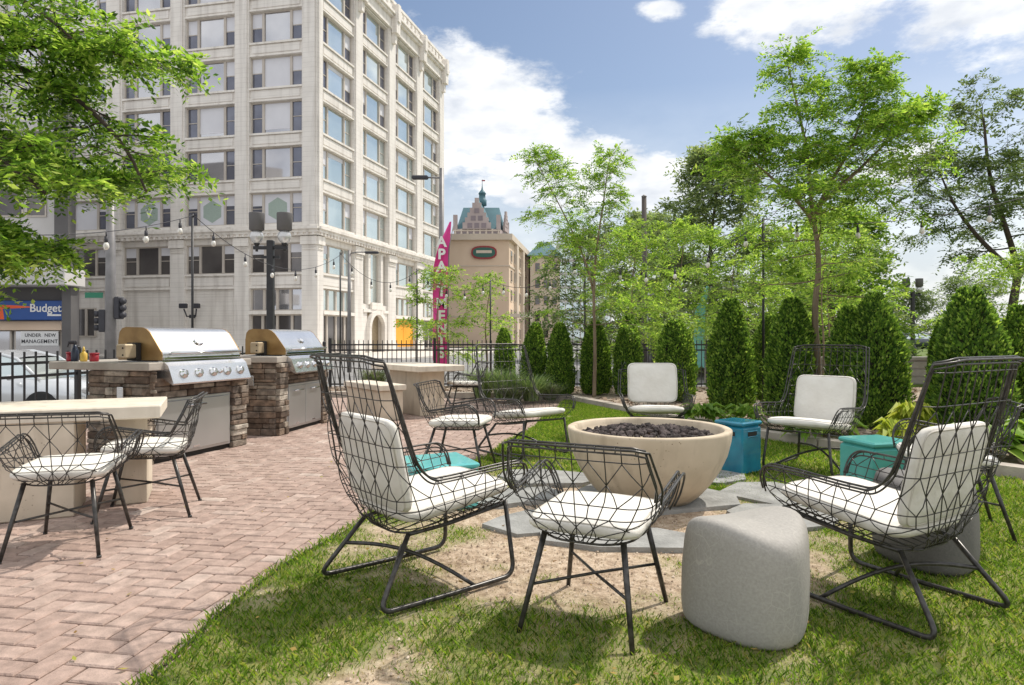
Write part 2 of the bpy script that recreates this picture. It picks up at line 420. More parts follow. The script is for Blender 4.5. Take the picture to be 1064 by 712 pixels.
def terracotta(name, c1, c2, soot):
    """glazed blocks: cloudy tone, thin course joints every 0.42 m, soot runs"""
    m, nt, b = nodes(name)
    b.inputs['Roughness'].default_value = .7
    tc = N(nt, 'ShaderNodeTexCoord')
    n1 = N(nt, 'ShaderNodeTexNoise'); n1.inputs['Scale'].default_value = .9; n1.inputs['Detail'].default_value = 8
    nt.links.new(tc.outputs['Object'], n1.inputs['Vector'])
    base = ramp(nt, n1.outputs[0], [(.3, c2), (.7, c1)]).outputs[0]
    mp = N(nt, 'ShaderNodeMapping'); mp.inputs['Scale'].default_value = (1, 1, .06); nt.links.new(tc.outputs['Object'], mp.inputs[0])
    n2 = N(nt, 'ShaderNodeTexNoise'); n2.inputs['Scale'].default_value = 1.9; n2.inputs['Detail'].default_value = 7; nt.links.new(mp.outputs[0], n2.inputs['Vector'])
    r2 = ramp(nt, n2.outputs[0], [(.48, (0, 0, 0)), (.72, (.62, .62, .62))])
    x = N(nt, 'ShaderNodeMixRGB'); x.inputs[2].default_value = (*soot, 1); nt.links.new(r2.outputs[0], x.inputs[0]); nt.links.new(base, x.inputs[1])
    sp = N(nt, 'ShaderNodeSeparateXYZ'); nt.links.new(tc.outputs['Object'], sp.inputs[0])
    d = N(nt, 'ShaderNodeMath', operation='DIVIDE'); d.inputs[1].default_value = .42; nt.links.new(sp.outputs[2], d.inputs[0])
    f = N(nt, 'ShaderNodeMath', operation='FRACT'); nt.links.new(d.outputs[0], f.inputs[0])
    l = N(nt, 'ShaderNodeMath', operation='LESS_THAN'); l.inputs[1].default_value = .085; nt.links.new(f.outputs[0], l.inputs[0])
    l2 = N(nt, 'ShaderNodeMath', operation='MULTIPLY'); l2.inputs[1].default_value = .22; nt.links.new(l.outputs[0], l2.inputs[0])
    y = N(nt, 'ShaderNodeMixRGB'); y.inputs[2].default_value = (*[q * .55 for q in soot], 1); nt.links.new(l2.outputs[0], y.inputs[0]); nt.links.new(x.outputs[0], y.inputs[1])
    nt.links.new(y.outputs[0], b.inputs['Base Color'])
    return m
M['cream'] = terracotta('cream_terracotta', (.82, .78, .73), (.73, .69, .64), (.48, .44, .40))
M['cream2'] = terracotta('cream_trim', (.85, .81, .755), (.76, .715, .66), (.48, .435, .385))

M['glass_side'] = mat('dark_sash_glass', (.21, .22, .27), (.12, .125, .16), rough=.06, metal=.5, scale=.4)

M['crumb'] = island_mat('soil_crumb', [(0, (.16, .11, .075)), (.5, (.36, .27, .19)), (1, (.62, .52, .41))], rough=1)
M['litter'] = island_mat('fallen_leaf', [(0, (.20, .11, .04)), (.5, (.38, .27, .08)), (1, (.30, .33, .06))], rough=.8, trans=.2)
# ------------------------------------------------------------------ camera, light, sky
cam = bpy.data.cameras.new('camera'); co = bpy.data.objects.new('camera', cam); COL.objects.link(co)
co.location = (0, 0, 1.2); co.rotation_euler = (R(90), 0, 0)
cam.sensor_width = 36; cam.lens = 36 * 700 / 1064; cam.shift_y = -7 / 1064
cam.clip_end = 5000; cam.clip_start = .05
scn.camera = co
SUN_AZ = math.atan2(.80, .60); SUN_EL = R(54)
sd = Vector((math.sin(SUN_AZ) * math.cos(SUN_EL), math.cos(SUN_AZ) * math.cos(SUN_EL), math.sin(SUN_EL)))
sl = bpy.data.lights.new('sun', 'SUN'); sl.energy = 3.9; sl.angle = R(1.0); sl.color = (1, .93, .83)
so = bpy.data.objects.new('sun', sl); COL.objects.link(so)
so.rotation_euler = sd.to_track_quat('Z', 'Y').to_euler()

w = bpy.data.worlds.new('World'); scn.world = w; w.use_nodes = True
nt = w.node_tree; bg = nt.nodes['Background']
sky = N(nt, 'ShaderNodeTexSky', sky_type='NISHITA')
sky.sun_disc = False; sky.sun_elevation = SUN_EL; sky.sun_rotation = SUN_AZ
sky.air_density = 1.1; sky.dust_density = 1.2; sky.ozone_density = 1.5
tc = N(nt, 'ShaderNodeTexCoord'); sep = N(nt, 'ShaderNodeSeparateXYZ')
nt.links.new(tc.outputs['Generated'], sep.inputs[0])
def mth(op, a, b=None, clamp=False):
    n = N(nt, 'ShaderNodeMath', operation=op, use_clamp=clamp)
    for i, x in enumerate((a, b)):
        if x is None: continue
        if isinstance(x, (int, float)): n.inputs[i].default_value = x
        else: nt.links.new(x, n.inputs[i])
    return n.outputs[0]
az = mth('MULTIPLY', mth('ARCTAN2', sep.outputs[0], sep.outputs[1]), 180 / PI)
el = mth('MULTIPLY', mth('ARCSINE', sep.outputs[2]), 180 / PI)
def bump_(a0, e0, ra, re, ang):
    da = mth('SUBTRACT', az, a0); de = mth('SUBTRACT', el, e0)
    c, s_ = math.cos(R(ang)), math.sin(R(ang))
    u = mth('DIVIDE', mth('ADD', mth('MULTIPLY', da, c), mth('MULTIPLY', de, s_)), ra)
    v = mth('DIVIDE', mth('SUBTRACT', mth('MULTIPLY', de, c), mth('MULTIPLY', da, s_)), re)
    d2 = mth('ADD', mth('MULTIPLY', u, u), mth('MULTIPLY', v, v))
    return mth('SUBTRACT', 1.0, d2)
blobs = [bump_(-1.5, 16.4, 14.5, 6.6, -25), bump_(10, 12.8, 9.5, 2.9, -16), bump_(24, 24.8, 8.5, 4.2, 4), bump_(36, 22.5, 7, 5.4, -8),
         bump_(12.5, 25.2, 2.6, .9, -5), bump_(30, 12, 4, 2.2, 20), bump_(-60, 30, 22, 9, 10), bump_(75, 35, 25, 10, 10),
         bump_(150, 42, 60, 30, 5), bump_(-125, 45, 55, 30, 5)]  # these two clouds sit unseen behind the camera, added to fill the shadows
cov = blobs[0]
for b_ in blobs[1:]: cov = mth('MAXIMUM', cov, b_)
# unseen bright cloud added outside the open stretch of blue, as fill light
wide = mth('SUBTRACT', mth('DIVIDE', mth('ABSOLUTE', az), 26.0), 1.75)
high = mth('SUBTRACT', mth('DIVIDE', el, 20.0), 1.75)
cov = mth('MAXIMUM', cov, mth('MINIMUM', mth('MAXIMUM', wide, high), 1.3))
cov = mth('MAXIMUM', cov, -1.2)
nz = N(nt, 'ShaderNodeTexNoise'); nz.inputs['Scale'].default_value = 9; nz.inputs['Detail'].default_value = 10; nz.inputs['Roughness'].default_value = .62
mp = N(nt, 'ShaderNodeMapping'); mp.inputs['Scale'].default_value = (1, 1, 2.2)
nt.links.new(tc.outputs['Generated'], mp.inputs[0]); nt.links.new(mp.outputs[0], nz.inputs['Vector'])
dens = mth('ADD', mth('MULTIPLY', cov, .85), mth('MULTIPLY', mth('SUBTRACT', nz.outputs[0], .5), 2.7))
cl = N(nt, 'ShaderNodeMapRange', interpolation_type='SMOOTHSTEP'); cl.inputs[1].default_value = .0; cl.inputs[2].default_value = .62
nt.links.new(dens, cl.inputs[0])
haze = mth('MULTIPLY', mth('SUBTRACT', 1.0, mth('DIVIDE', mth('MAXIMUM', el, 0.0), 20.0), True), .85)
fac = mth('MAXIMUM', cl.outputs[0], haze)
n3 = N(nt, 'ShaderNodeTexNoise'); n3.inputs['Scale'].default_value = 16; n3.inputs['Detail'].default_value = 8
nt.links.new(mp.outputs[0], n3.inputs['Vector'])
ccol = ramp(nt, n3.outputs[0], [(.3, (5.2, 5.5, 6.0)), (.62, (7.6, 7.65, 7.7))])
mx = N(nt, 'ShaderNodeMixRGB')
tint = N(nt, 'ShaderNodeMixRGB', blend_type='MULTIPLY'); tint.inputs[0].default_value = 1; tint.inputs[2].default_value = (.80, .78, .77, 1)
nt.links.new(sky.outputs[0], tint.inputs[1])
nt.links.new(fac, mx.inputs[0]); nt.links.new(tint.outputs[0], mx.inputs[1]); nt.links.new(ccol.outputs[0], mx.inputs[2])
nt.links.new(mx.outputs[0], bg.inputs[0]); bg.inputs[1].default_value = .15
scn.view_settings.view_transform = 'Standard'; scn.view_settings.look = 'None'; scn.view_settings.exposure = 0

# ------------------------------------------------------------------ ground
def lerp_table(tab, x):
    if x <= tab[0][0]: return tab[0][1]
    for (a, va), (b, vb) in zip(tab, tab[1:]):
        if x <= b: return va + (vb - va) * (x - a) / (b - a)
    return tab[-1][1]
EDGE = [(1.0, -1.15), (2.31, -1.29), (2.89, -1.27), (3.49, -1.16), (3.94, -1.05), (5.06, -.90), (6.41, -.34), (7.9, .09), (10.6, .70), (12.2, 1.0)]
CURB = [(1.0, 7.2), (3.0, 6.0), (4.3, 5.1), (5.68, 4.06), (7.71, 2.86), (10.5, 1.70), (12.2, 1.02)]
def xb(y): return lerp_table(EDGE, y) + .03 * math.sin(y * 3.1)
def xr(y): return lerp_table(CURB, y)

g = MB(); g.add([(-900, -300, -.55), (900, -300, -.55), (900, 2500, -.55), (-900, 2500, -.55)], [(0, 1, 2, 3)])
structure(g.build('ground', M['asphalt']))
pl = MB(); pl.prism([(-6.2, -5), (60, -5), (80, 160), (16, 160), (10, 40), (6.9, 15.5), (-4.6, 15.5), (-6.2, 6)], -.6, -.02)
structure(pl.build('terrace_ground', M['mulch_base']))
sw = MB(); sw.prism([(-9.4, -5), (-6.2, -5), (-6.2, 6), (-4.6, 15.5), (6.9, 15.5), (7.4, 19.5), (-7.5, 19.5)], -.6, -.42)
sw.prism([(-12, 49.5), (-60, 58.5), (-60, 64), (-16.5, 57.5), (-9, 86), (3, 83), (-8, 49)], -.6, -.42)
structure(sw.build('sidewalk', M['sidewalk']))
pk = MB(); pk.prism([(7.2, 16), (60, 16), (80, 150), (17, 150), (10.4, 40)], -.02, .03)
M['parkgrass'] = mat('park_grass', (.14, .19, .035), (.075, .115, .022), rough=1, scale=1.5, bump=.3, detail=9)
structure(pk.build('park_lawn', M['parkgrass']))

# lawn sheet with a dirt mask
def dirt_at(x, y):
    d = ((x - .55) / 1.5) ** 2 + ((y - 4.05) / 1.35) ** 2
    n = noise.fractal(Vector((x * 1.5, y * 1.5, 3.1)), .9, 2.1, 5) * .55 + noise.fractal(Vector((x * 6, y * 6, 1.1)), .9, 2.1, 3) * .22
    a = 1.05 - d + n
    wear = .02 + (.17 - .12 * max(0, x - .3)) * min(1, max(0, (3.4 - y) / .7))
    b = noise.fractal(Vector((x * 2.3 + 9, y * 2.3, 7.7)), .9, 2.1, 4) * .9 + wear - .25
    b -= .5 * min(1, max(0, (x - .9) / .8))
    return min(1.0, max(0.0, max(a * 1.6, b * 1.5)))
ny, nx = 190, 110
ys = np.linspace(1.2, 12.15, ny)
vs = []; dm = []
for y in ys:
    x0, x1 = xb(y), xr(y) - .03
    for i in range(nx):
        x = x0 + (x1 - x0) * i / (nx - 1)
        z = .022 + .008 * noise.noise(Vector((x * 3, y * 3, 0)))
        if i == 0: z = -.004
        vs.append((x, y, z)); dm.append(dirt_at(x, y))
vs = np.array(vs); dm = np.array(dm)
idx = np.arange(ny * nx).reshape(ny, nx)
q = np.stack([idx[:-1, :-1], idx[:-1, 1:], idx[1:, 1:], idx[1:, :-1]], -1).reshape(-1, 4)
structure(link('lawn', np_mesh('lawn', vs, q, M['lawn'], True, ('dirt', dm))))

# grass blades
def blades(name, n, y0, y1, h, wd, m, inv=False, keep=1.0, seed=1):
    r = np.random.default_rng(seed)
    # more blades near the viewer's end of the lawn
    yy = y0 + (y1 - y0) * r.random(n); P = []
    for y in yy:
        a, b = xb(y) - .02, xr(y) - .05
        b = min(b, .92 * y + 2.2); a = max(a, -.9 * y - .5)
        if b <= a: continue
        x = a + (b - a) * r.random()
        d = dirt_at(x, y)
        if inv:
            if r.random() > d * keep + .12: continue
        elif r.random() < d * 1.22 - .05: continue
        if (x - .97) ** 2 + (y - 4.8) ** 2 < .5 ** 2: continue
        P.append((x, y, d))
    P = np.array(P); n = len(P)
    hh = h * (.5 + .8 * r.random(n)) * (1 - .45 * P[:, 2])
    an = r.random(n) * 2 * PI; le = hh * (.25 + .8 * r.random(n))
    dx, dy = np.cos(an), np.sin(an)
    w2 = wd * (.6 + .8 * r.random(n))
    base = np.stack([P[:, 0], P[:, 1], np.full(n, .015)], 1)
    sd_ = np.stack([-dy * w2, dx * w2, np.zeros(n)], 1)
    mid = base + np.stack([dx * le * .35, dy * le * .35, hh * .6], 1)
    tip = base + np.stack([dx * le, dy * le, hh], 1)
    V = np.stack([base - sd_, base + sd_, mid + sd_ * .7, tip, mid - sd_ * .7], 1).reshape(-1, 3)
    Q = (np.arange(n) * 5)[:, None] + np.array([0, 1, 2, 3, 4])
    o = link(name, np_mesh(name, V, Q, m))
    return tag(o, None, None, None, 'stuff')
o = blades("grass", 150000, 1.75, 5.2, .030, .0021, M['blade'], seed=3); tag(o, 'short green lawn grass worn thin in places', 'grass')
o = blades("grass", 82000, 5.2, 12.1, .036, .0040, M['blade'], seed=4); tag(o, 'bright green lawn grass beyond the fire bowl', 'grass')
o = blades('dry_grass', 80000, 1.75, 5.6, .020, .0019, M['straw'], True, .42, seed=5); tag(o, 'straw coloured dead grass on the bare sandy soil', 'grass')

# herringbone brick paving: one mesh of bricks
bl, bw, jt = .21, .105, .0065
brk = MB()
ang = R(-9)
def brick(cx, cy, horiz):
    lx, ly = (bl, bw) if horiz else (bw, bl)
    X, Y = rot2((-cx, cy), ang); X += -2.2; Y += 5
    if not (-6.1 < X < 1.4 and .9 < Y < 13.2): return
    if X > xb(min(max(Y, 1.2), 12.1)) + .22: return
    if X < -.86 * Y - .6: return
    dz = random.uniform(-.002, .002)
    a = ang + random.uniform(-.006, .006)
    hx, hy = lx / 2 - jt * random.uniform(.5, 1.0), ly / 2 - jt * random.uniform(.5, 1.0); b = .006
    vs = []
    for (k, z) in ((0, -.03), (0, -.006 + dz), (b, dz)):
        for sx, sy in ((-1, -1), (1, -1), (1, 1), (-1, 1)):
            p = rot2((sx * (hx - k), sy * (hy - k)), a)
            vs.append((X + p[0], Y + p[1], z))
    fs = [(8, 9, 10, 11)]
    for r_ in range(2):
        for i in range(4):
            j = (i + 1) % 4
            fs.append((r_*4+i, r_*4+j, r_*4+4+j, r_*4+4+i))
    brk.add(vs, fs)
# classic 2:1 herringbone: each cell step (bw,bw) diagonal, row step (2bw,-2bw)... laid by lattice
for i in range(-84, 84):
    for j in range(-70, 70):
        ox = i * bw + j * 2 * bw; oy = i * bw - j * 2 * bw
        if abs(ox) > 9 or abs(oy) > 10: continue
        brick(ox + bw, oy + bw / 2, True)
        brick(ox + bw / 2 + 0, oy + bw * 2, False)
structure(brk.build('brick_paving', M['brick']))
jb = MB(); jb.add([(-6.15, .5, -.012), (1.2, .5, -.012), (1.2, 13.0, -.012), (-6.15, 13.0, -.012)], [(0, 1, 2, 3)])
structure(jb.build('paving_bed', M['joint']))

# bed edging (curb) and mulch
cb = MB()
cpts = [(xr(y), y) for y in (1.2, 2.2, 3.2, 4.3, 5.0, 5.7, 6.4, 7.1, 7.8, 8.6, 9.4, 10.2, 11.0, 11.7, 12.2)] + [(.2, 12.75), (-1.2, 13.0), (-2.8, 13.1), (-4.2, 13.1)]
def offset(pts, d):
    out = []
    for i, p in enumerate(pts):
        a = Vector(pts[max(i - 1, 0)]); b = Vector(pts[min(i + 1, len(pts) - 1)])
        t = (b - a).normalized(); out.append((p[0] + t.y * d, p[1] - t.x * d))
    return out
o1, o2 = offset(cpts, 0), offset(cpts, .17)
for i in range(len(cpts) - 1):
    a, b, c, d = Vector(o1[i]), Vector(o1[i+1]), Vector(o2[i+1]), Vector(o2[i])
    k = .012
    t1 = a.lerp(b, k), a.lerp(b, 1 - k); t2 = d.lerp(c, k), d.lerp(c, 1 - k)
    h = .105 + .012 * random.random()
    cb.prism([tuple(t1[0]), tuple(t2[0]), tuple(t2[1]), tuple(t1[1])], -.02, h)
structure(cb.build('garden_kerb', M['curb']))
mu = MB()
poly = o2 + [(-4.4, 15.3), (6.7, 15.3), (12, 9), (12, 1.2)]
mu.prism(poly, -.02, .05)
structure(mu.build('planting_bed', M['mulch_base']))
# loose mulch chips
n = 15000
P = []
for _ in range(n):
    y = random.uniform(2, 15); x = random.uniform(-4, min(9, .8 * y + 1.5))
    if y < 12.3:
        if x < xr(y) + .2: continue
    elif y < 13.3: continue
    P.append((x, y))
P = np.array(P); n = len(P)
an = rng.random(n) * 2 * PI; L = .02 + .04 * rng.random(n); W = L * (.25 + .2 * rng.random(n))
c = np.stack([P[:, 0], P[:, 1], .055 + .02 * rng.random(n)], 1)
d = np.stack([np.cos(an) * L, np.sin(an) * L, rng.normal(0, .012, n)], 1); s2 = np.stack([-np.sin(an) * W, np.cos(an) * W, rng.normal(0, .008, n)], 1)
V = np.stack([c - d - s2, c + d - s2, c + d + s2, c - d + s2], 1).reshape(-1, 3)
tag(link('mulch', np_mesh('mulch', V, np.arange(n * 4).reshape(n, 4), M['mulch'])), 'loose brown wood mulch in the planting bed', 'mulch', None, 'stuff')

# flagstones round the fire bowl
fs_ = MB()
random.seed(21)
def flag(cx, cy, rx, ry, a0, n=7):
    pts = []
    for k in range(n):
        a = 2 * PI * k / n + random.uniform(-.25, .25)
        p = rot2((rx * random.uniform(.85, 1.12) * math.cos(a), ry * random.uniform(.85, 1.12) * math.sin(a)), a0)
        pts.append((cx + p[0], cy + p[1]))
    z = .05 + random.uniform(-.006, .006)
    fs_.prism(pts, 0, z)
for q_ in ((.98, 4.85, .62, .55, .2), (.02, 4.85, .40, .26, .4), (.62, 3.86, .50, .24, -.1), (1.28, 3.92, .30, .30, .5), (1.72, 4.3, .38, .33, .2),
           (.12, 4.2, .30, .26, .7), (1.9, 4.95, .34, .4, .1), (1.6, 5.6, .42, .3, .3), (.3, 5.5, .42, .3, -.3), (.95, 5.75, .3, .28, 0)):
    flag(*q_)
structure(fs_.build('flagstone_paving', M['flag']))
random.seed(7)

# dark plastic edging between lawn and paving
ed = MB()
ep = [(xb(y), y) for y in [1.2 + k * .12 for k in range(90)]]
e1_, e2_ = offset(ep, -.006), offset(ep, .004)
for i in range(len(ep) - 1):
    ed.prism([e1_[i], e2_[i], e2_[i+1], e1_[i+1]], -.03, .012 + .004 * math.sin(i * .7))
M['edging'] = mat('black_edging', (.05, .045, .04), (.03, .028, .025), rough=.7)
structure(ed.build('lawn_edging', M['edging']))

# crumbs of dry soil on the bare patch, and a little leaf litter
P = []
while len(P) < 5200:
    x, y = random.uniform(-1.2, 2.6), random.uniform(1.9, 5.8)
    if x < xb(y) + .03 or random.random() > dirt_at(x, y): continue
    P.append((x, y))
P = np.array(P); n = len(P)
sz = .0022 + .006 * rng.random(n) ** 3
c = np.stack([P[:, 0], P[:, 1], .026 + sz * .3], 1)
a = rng.random(n) * 2 * PI
V = np.stack([c + np.stack([np.cos(a + k * PI / 2) * sz * (.7 + .6 * rng.random(n)), np.sin(a + k * PI / 2) * sz * (.7 + .6 * rng.random(n)), -sz * .3], 1) for k in range(4)] + [c + np.stack([0 * sz, 0 * sz, sz * .9], 1)], 1).reshape(-1, 3)
b0 = (np.arange(n) * 5)[:, None]
Q = np.concatenate([b0 + np.array([k, (k + 1) % 4, 4]) for k in range(4)])
tag(link('soil_crumbs', np_mesh('soil_crumbs', V, Q, M['crumb'])), 'loose crumbs of dry soil on the bare patch round the fire bowl', 'soil', None, 'stuff')
P = np.array([(random.uniform(-2.6, 1.6), random.uniform(1.9, 7.5)) for _ in range(150)]); n = len(P)
z0 = np.where(np.array([p[0] > xb(p[1]) for p in P]), .045, .006)
L = .018 + .022 * rng.random(n); a = rng.random(n) * 2 * PI
D = np.stack([np.cos(a), np.sin(a), rng.normal(.1, .15, n)], 1); S = np.stack([-np.sin(a), np.cos(a), rng.normal(.1, .25, n)], 1)
c = np.stack([P[:, 0], P[:, 1], z0 + .004], 1)
V = np.stack([c - D * L[:, None] * .5, c + S * L[:, None] * .28, c + D * L[:, None] * .5, c - S * L[:, None] * .28], 1); V[:, :, 2] = np.maximum(V[:, :, 2], z0[:, None] + .001)
tag(link('fallen_leaves', np_mesh('fallen_leaves', V.reshape(-1, 3), np.arange(n * 4).reshape(n, 4), M['litter'])), 'small dry leaves scattered on the paving and lawn', 'leaves', None, 'stuff')
# ------------------------------------------------------------------ wire chairs
def sstep(a, b, x):
    t = min(1, max(0, (x - a) / (b - a))); return t * t * (3 - 2 * t)

class Shell:
    """a U shaped basket (side, back, side); u runs 0..1 along the U, z is height"""
    def __init__(s, W, YR, YF, RC, us, zb, ztop, tilt, ztilt):
        s.W, s.YR, s.YF, s.RC, s.us, s.zb, s.zt, s.tilt, s.ztilt = W, YR, YF, RC, us, zb, ztop, tilt, ztilt
    def pos(s, u, z):
        w, yr, yf, rc = (lerp_table(T, z) for T in (s.W, s.YR, s.YF, s.RC))
        a, b = s.us
        flip = u > .5
        if flip: u = 1 - u
        if u < a:
            t = u / a; p = (w, yf + (yr + rc - yf) * t)
        elif u < b:
            t = (u - a) / (b - a) * PI / 2
            p = (w - rc + rc * math.cos(t), yr + rc - rc * math.sin(t))
        else:
            t = (u - b) / (.5 - b); p = ((w - rc) * (1 - t), yr)
        x = -p[0] if flip else p[0]
        k = 1 - min(1, max(0, (z - s.ztilt[0]) / (s.ztilt[1] - s.ztilt[0])))
        return Vector((x, p[1], z + s.tilt * p[1] * k))

def smooth_path(pts, it=1):
    for _ in range(it):
        q = [pts[0]]
        for a, b in zip(pts, pts[1:]):
            q += [a.lerp(b, .25), a.lerp(b, .75)]
        q.append(pts[-1]); pts = q
    return pts

def wire_shell(S, NC, rows, rings, rw, rr, name, parent):
    mb = MB()
    dz = .03
    def vert(u, z0, z1):
        zt = S.zt(u)
        z1 = min(z1, zt)
        if z1 - z0 < .004: return
        n = max(2, int((z1 - z0) / .035) + 1)
        mb.tube([S.pos(u, z0 + (z1 - z0) * k / (n - 1)) for k in range(n)], rw, 5)
    def diag(u0, z0, u1, z1):
        k_end = 1.0
        for k in range(1, 9):
            t = k / 8; u = u0 + (u1 - u0) * t; z = z0 + (z1 - z0) * t
            if z > S.zt(u): break
            k_end = t
        else: k_end = 1.0
        if z0 > S.zt(u0) and z1 > S.zt(u1): return
        if z0 > S.zt(u0): u0, z0, u1, z1 = u1, z1, u0, z0; return diag(u0, z0, u1, z1)
        if k < 8 and k_end < .13: return
        t = k_end
        mb.tube([S.pos(u0 + (u1 - u0) * t * f, z0 + (z1 - z0) * t * f) for f in (0, .5, 1)], rw * .92, 5)
    for i in range(NC):
        u = i / (NC - 1)
        if i % 2 == 0:
            vert(u, S.zb, 9)
        else:
            for a, b in zip(rows[::2], rows[1::2]): vert(u, a, b)
            for b, a2 in zip(rows[1::2], rows[2::2]):
                m = (b + a2) / 2
                for sgn in (-1, 1):
                    u2 = u + sgn / (NC - 1)
                    if 0 <= u2 <= 1:
                        diag(u, b, u2, m); diag(u2, m, u, a2)
    for z in rings:
        run = []
        for k in range(121):
            u = k / 120
            if S.zt(u) >= z - .002: run.append(S.pos(u, z))
            else:
                if len(run) > 2: mb.tube(run, rw, 5)
                run = []
        if len(run) > 2: mb.tube(run, rw, 5)
    # seat floor wires
    for k in range(1, 10):
        u = .02 + k * (S.us[0] - .02) / 10
        a, b = S.pos(u, S.zb), S.pos(1 - u, S.zb)
        mb.tube([a, b], rw, 5)
    for k in range(-3, 4):
        x = k / 4 * S.W[0][1]
        yf, yr = S.YF[0][1], S.YR[0][1]
        a = Vector((x, yf, S.zb + S.tilt * yf)); b = Vector((x, yr + (.03 if abs(k) == 3 else 0), S.zb + S.tilt * yr))
        mb.tube([a, b], rw, 5)
    basket = mb.build('wire_basket', M['wire'], parent)
    # rails: bottom ring and the triple top rail with its little ties
    rl = MB()
    bot = [S.pos(k / 80, S.zb) for k in range(81)]
    rl.tube(bot + [bot[0]], rr, 7)
    tops = [[], [], []]
    for k in range(321):
        u = k / 320
        z = S.zt(u); p = S.pos(u, z)
        q0, q1 = S.pos(max(0, u - .01), min(z, .5)), S.pos(min(1, u + .01), min(z, .5))
        t = (q1 - q0); t.z = 0
        if t.length < 1e-6: t = Vector((0, 1, 0))
        t.normalize(); o = Vector((t.y, -t.x, 0))
        if o.dot(Vector((p.x, p.y, 0))) < 0: o = -o
        tops[0].append(p); tops[1].append(p - Vector((0, 0, .024)) + o * .004); tops[2].append(p + o * .024 - Vector((0, 0, .006)))
    for i, T in enumerate(tops): rl.tube(smooth_path(T, 1), rr if i != 1 else rr * .8, 7)
    for k in range(12, 310, 16):
        rl.tube([tops[1][k], tops[0][k], tops[2][k]], rw, 5)
    rl.build('top_rail', M['rail'], parent)
    return basket

def pillow(wd, dp, th, seed=0, exy=.13, ez=.36, nu=40, nv=18, sag=.0):
    vs = []; fs = []
    sp = lambda c, e: math.copysign(abs(c) ** e, c)
    for j in range(nv + 1):
        v = -PI / 2 + PI * j / nv
        for i in range(nu):
            u = 2 * PI * i / nu
            cv = sp(math.cos(v), ez)
            x = wd / 2 * cv * sp(math.cos(u), exy * 2); y = dp / 2 * cv * sp(math.sin(u), exy * 2)
            z = th / 2 * sp(math.sin(v), ez * 1.6)
            rr_ = min(1, ((2 * x / wd) ** 2 + (2 * y / dp) ** 2) / 1.6)
            z *= 1.12 - .42 * rr_
            z += .006 * noise.noise(Vector((x * 9, y * 9, seed + z * 3))) - sag * (1 - rr_)
            x += .006 * noise.noise(Vector((x * 6, y * 6, seed + 5))); y += .006 * noise.noise(Vector((x * 6, y * 6, seed + 9)))
            vs.append((x, y, z))
    for j in range(nv):
        for i in range(nu):
            k = (i + 1) % nu
            fs.append((j*nu+i, j*nu+k, (j+1)*nu+k, (j+1)*nu+i))
    return vs, fs, nu, nv
def cushion(name, wd, dp, th, M4, parent, seed=0, sag=0):
    vs, fs, nu, nv = pillow(wd, dp, th, seed, sag=sag)
    mb = MB(); mb.add(vs, fs, 0, True); mb.xf(M4)
    o = mb.build(name, M['cushion'], parent)
    pm = MB()
    for j in (nv // 2 - 3, nv // 2 + 3):
        ring = [Vector(vs[j * nu + i]) for i in range(nu)]
        pm.tube(ring + [ring[0]], .0042, 5)
    pm.xf(M4); pm.build('piping', M['piping'], o)
    return o

# dining chair
def ztop_d(u):
    d = abs(u - .5)
    z = .79 - .012 * sstep(.15, .19, d) - .208 * min(1, max(0, (d - .188) / .030)) ** .85
    if d > .218: z = .57 + .058 * ((d - .218) / .212) ** 1.2
    if d > .43: z = .625 - .17 * (1 - math.sqrt(max(0, 1 - ((d - .43) / .07) ** 2)))
    return z
SD = Shell([(.395, .195), (.43, .235), (.50, .268), (.58, .292), (.63, .305), (.80, .285)],
           [(.395, -.205), (.43, -.235), (.50, -.255), (.80, -.31)],
           [(.395, .235), (.46, .26), (.63, .285), (.8, .28)],
           [(.395, .15), (.46, .14), (.57, .09), (.8, .07)], (.285, .362), .395, ztop_d, .03, (.42, .6))
def dining(label, x, y, f, group='low wire chairs'):
    t = thing('wire_chair', label, 'chair', (x, y, 0), math.atan2(-f[0], f[1]), group)
    wire_shell(SD, 25, [.395, .425, .505, .555, .725, .80], [.425, .505, .555, .73], .0025, .0048, 'basket', t)
    cushion('seat_cushion', .47, .48, .075, Matrix.Translation((0, .02, .452)) @ Matrix.Rotation(R(2), 4, 'X'), t, 3)
    F = {}
    for sx in (-1, 1):
        for sy, yf in ((1, .285), (-1, -.28)):
            top = Vector((sx * .165, .185 if sy > 0 else -.165, .40)); bot = Vector((sx * .235, yf, 0.0))
            F[(sx, sy)] = (top, bot)
            m = MB(); m.tube([top, top.lerp(bot, .5), bot], [.0125, .0115, .010], 10)
            lg = m.build('leg', M['rail'], t)
            c = MB(); c.tube([bot, bot + Vector((0, 0, .012))], .013, 8); c.build('foot_cap', M['wire'], lg)
    st = MB()
    for a, b in (((-1, -1), (1, 1)), ((1, -1), (-1, 1))):
        p, q = F[a][0].lerp(F[a][1], .5), F[b][0].lerp(F[b][1], .5)
        dzz = .004 if a[0] < 0 else -.004
        st.tube([p, p.lerp(q, .5) + Vector((0, 0, dzz)), q], .0065, 7)
    st.build('stretcher', M['rail'], t)
    return t

